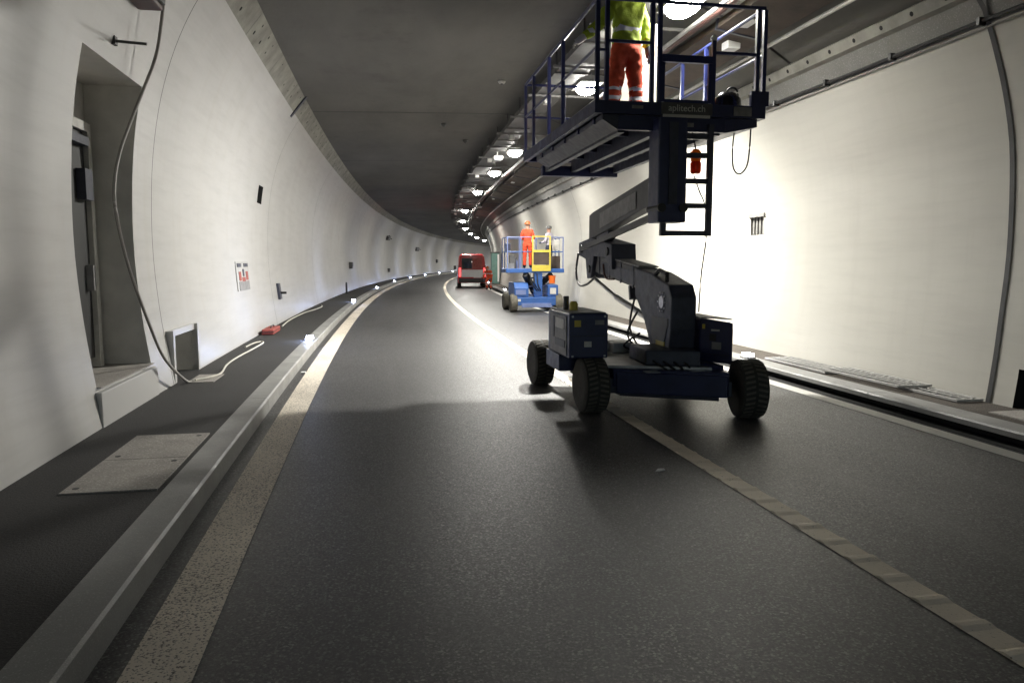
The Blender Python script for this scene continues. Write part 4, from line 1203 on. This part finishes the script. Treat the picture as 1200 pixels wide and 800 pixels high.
for s_, d_ in ((24.53, 4.1), (24.53, 4.55), (24.53, 5.98), (25.87, 4.1), (25.87, 4.7), (25.87, 5.3), (25.87, 5.98), (25.2, 4.1), (25.2, 5.98)):
    MB().box(s_ - .017, s_ + .017, d_ - .017, d_ + .017, 1.44, 2.48).build('post', 'blue_pale', pb)
for h_ in (2.0, 2.48):
    for a, b_ in (((24.53, 4.1), (24.53, 4.9)), ((24.53, 5.55), (24.53, 5.98)), ((25.87, 4.1), (25.87, 5.98)), ((24.53, 4.1), (25.87, 4.1)), ((24.53, 5.98), (25.87, 5.98))):
        MB().tube([W(a[0], a[1], h_), W(b_[0], b_[1], h_)], .017, 6).build('rail', 'blue_pale' if h_ > 2.2 else 'blue', pb)
gy = empty('gate', W(24.45, 5.2, 1.4) - world_loc(pb)); gy.parent = pb
for (a, b_, c, e) in ((4.915, 4.96, 1.36, 2.52), (5.50, 5.545, 1.36, 2.52), (4.96, 5.50, 2.485, 2.52), (4.96, 5.50, 1.98, 2.06), (4.96, 5.50, 1.36, 1.56)):
    MB().box(24.44, 24.49, a, b_, c, e).build('gate_bar', 'yellow', gy)
MB().box(24.46, 24.48, 4.97, 5.49, 1.57, 1.97).build('gate_panel', 'brown_duct', gy)
for k_, m_ in enumerate(('panel_grey', 'boom_grey', 'workdark', 'blue_pale')):
    MB().box(24.75 + .2 * k_, 24.88 + .2 * k_, 4.14 + .09 * k_, 4.36 + .07 * k_, 1.442, 1.62 + .09 * ((k_ * 7) % 4)).build('supply_box', m_, pb, bevel=.01)
MB().box(24.7, 25.1, 5.62, 5.92, 1.442, 1.86).build('supply_box', 'brown_duct', pb, bevel=.01)
MB().box(24.72, 25.0, 5.70, 5.90, 2.05, 2.4).build('supply_box', 'offwhite', pb, bevel=.01)
for k_ in range(5):
    MB().bar(W(24.62 + .02 * k_, 4.75 + .2 * (k_ % 2), .56 + .14 * k_), W(24.62 + .02 * k_, 5.45 - .2 * (k_ % 2), .60 + .14 * k_), .04, .05).build('scissor_link', 'boom_dark' if k_ % 2 else 'navy', LB)
for k_ in range(3):
    MB().tube(smooth_path([W(24.47, 4.85 + .12 * k_, 1.28), W(24.40, 4.9 + .1 * k_, .95), W(24.45, 5.1 + .06 * k_, .7)]), .018, 6).build('hydraulic_hose', 'black', LB, smooth=True)
MB().box(24.335, 24.349, 4.40, 4.52, .36, .44).build('sticker', 'offwhite', LB)
MB().box(24.375, 24.399, 4.36, 4.70, .58, .74).build('sticker', 'blue_pale', LB)
MB().box(24.375, 24.399, 5.52, 5.72, .60, .80).build('sticker', 'offwhite', LB)
ctl = MB().box(25.5, 25.7, 4.15, 4.35, 2.0, 2.30).build('control_box', 'workdark', pb, bevel=.03)
bk = MB().lathe([(.10, 0), (.125, .24), (.13, .24), (.13, .255)], 16, X=lambda p: W(24.6, 5.62, .952) + p).build('bucket', 'orange', off=W(24.6, 5.62, .952), smooth=True)
bk.location = W(24.6, 5.62, .952)
tag(bk, 'orange bucket standing on the cover of the blue lift', 'bucket')
human('person', W(25.0, 4.85, 1.44), -0.4, dict(wl=(-.18, .22, 1.15), wr=(.2, .25, 1.2)), dict(jacket='workorange', trousers='workorange', stripe=False),
      'worker in orange overalls standing on the blue lift behind the yellow gate', helmet='helmet_orange', scale=.88)
human('person', W(25.15, 5.62, 1.44), 0.6, dict(wl=(-.2, .25, 1.1), wr=(.22, .2, 1.05)), dict(jacket='workpale', trousers='workdark'),
      'worker in pale grey top on the blue lift beside the orange worker', helmet='boom_grey', scale=.80)

# ================================================================== red van
VA = empty('red_van', W(50, 4.45, 0)); tag(VA, 'red van seen from behind with pale tailgate, parked in the right lane', 'van')
va0, d0, d1 = 48.2, 3.55, 5.38
def vsec(s_, w_, hh):  # cross-section ring of the body, side walls leaning in towards the roof
    cx = (d0 + d1) / 2
    return [(s_, cx - w_, .32), (s_, cx - w_ * 1.0, .95), (s_, cx - w_ * .97, 1.15), (s_, cx - w_ * .86, hh - .14), (s_, cx - w_ * .74, hh),
            (s_, cx + w_ * .74, hh), (s_, cx + w_ * .86, hh - .14), (s_, cx + w_ * .97, 1.15), (s_, cx + w_, .95), (s_, cx + w_, .32)]
secs = [vsec(va0, .91, 2.12), vsec(va0 + .12, .92, 2.18), vsec(va0 + 3.4, .92, 2.18), vsec(va0 + 4.0, .90, 1.5), vsec(va0 + 5.0, .86, 1.05)]
vv_ = [W(*p) for sc_ in secs for p in sc_]
n = 10
ff = [tuple(range(n)), tuple(range(5 * n - 1, 4 * n - 1, -1))]
for i in range(4):
    for j in range(n):
        ff.append((i * n + j, i * n + (j + 1) % n, (i + 1) * n + (j + 1) % n, (i + 1) * n + j))
bd = MB().add(vv_, ff).build('body', 'red', VA, bevel=.03, smooth=True)
MB().box(va0 - .02, va0 - .003, 3.80, 4.44, 1.22, 1.92).build('rear_window', 'glass_dark', VA, bevel=.01)
MB().box(va0 - .02, va0 - .003, 4.49, 5.12, 1.22, 1.92).build('rear_window', 'red_dull', VA, bevel=.01)  # dull red pane, a reflection put into its colour
MB().box(va0 - .035, va0 - .004, 3.78, 5.16, .70, 1.17).build('tailgate', 'white_plastic', VA, bevel=.02)
MB().box(va0 - .12, va0 - .01, 3.6, 5.33, .36, .62).build('bumper', 'black', VA, bevel=.04)
MB().box(va0 - .05, va0 - .036, 4.55, 5.05, .66, .78).build('number_plate', 'white_plastic', VA)
MB().box(va0 - .03, va0 - .004, 4.455, 4.475, .72, 2.0).build('door_seam', 'black', VA)
for d_ in (3.60, 5.19):
    MB().box(va0 - .04, va0 - .004, d_, d_ + .15, .72, 1.30).build('tail_light', 'tail_lamp', VA, bevel=.01)
for d_ in (3.40, 5.45):
    MB().box(va0 + 3.2, va0 + 3.35, d_ - .09, d_ + .09, 1.15, 1.42).build('mirror', 'black', VA, bevel=.02)
for s_ in (va0 + .9, va0 + 4.1):
    for d_ in (3.66, 5.27):
        wheel2(s_, d_, VA, .33, .22)
MB().box(va0 + .3, va0 + 2.9, 3.95, 4.03, 2.19, 2.24).build('roof_rack', 'galv', VA)
MB().box(va0 + .3, va0 + 2.9, 4.87, 4.95, 2.19, 2.24).build('roof_rack', 'galv', VA)
human('person', W(44.6, 5.32, 0), 2.6, dict(pelvis=(0, -.1, .80), spine=(0, .02, .93), chest=(0, .14, 1.06), neck=(0, .24, 1.16), headb=(0, .28, 1.21), head=(0, .32, 1.27), top=(0, .34, 1.34),
      hl=(-.1, -.1, .74), hr=(.1, -.1, .74), kl=(-.14, .1, .44), kr=(.14, .1, .44), sl=(-.19, .16, 1.1), sr=(.19, .16, 1.1), el=(-.27, .22, .84), er=(.27, .22, .84), wl=(-.2, .34, .66), wr=(.2, .34, .66)),
      dict(jacket='workred', trousers='workred'), 'worker in red overalls bending down beside the red van', helmet='helmet_orange')
# green emergency cabinet
gc = empty('emergency_cabinet', W(53, 6.1, .15)); tag(gc, 'green emergency cabinet with white edge on the far right footway', 'cabinet')
MB().box(52.3, 53.6, 5.98, 6.52, .152, 2.3).build('body', 'green', gc, bevel=.03)
MB().box(52.27, 52.298, 6.38, 6.50, .3, 2.2).build('edge_strip', 'white_plastic', gc)
MB().box(52.25, 53.65, 5.92, 6.55, 2.301, 2.38).build('roof', 'boom_grey', gc, bevel=.01)

# scraps lying on the road
for (u, v, lab, w_) in ((768, 552, 'small white paper scrap lying on the dark road by the centre line', .05), (392, 371, 'tiny white scrap on the road beside the left edge line', .09)):
    s, d, h = at_h(u, v, 0.006)
    o = MB().add([W(s, d, .006), W(s + w_, d + w_ * .8, .014), W(s + w_ * 1.4, d + w_ * 2, .006), W(s + w_ * .3, d + w_ * 1.8, .010),
                  W(s, d, .003), W(s + w_, d + w_ * .8, .003), W(s + w_ * 1.4, d + w_ * 2, .003), W(s + w_ * .3, d + w_ * 1.8, .003)],
                 [(0, 1, 2, 3), (7, 6, 5, 4), (0, 4, 5, 1), (1, 5, 6, 2), (2, 6, 7, 3), (3, 7, 4, 0)]).build('paper_scrap', 'white_plastic', off=W(s, d, 0))
    o.location = W(s, d, 0)
    tag(o, lab, 'litter')
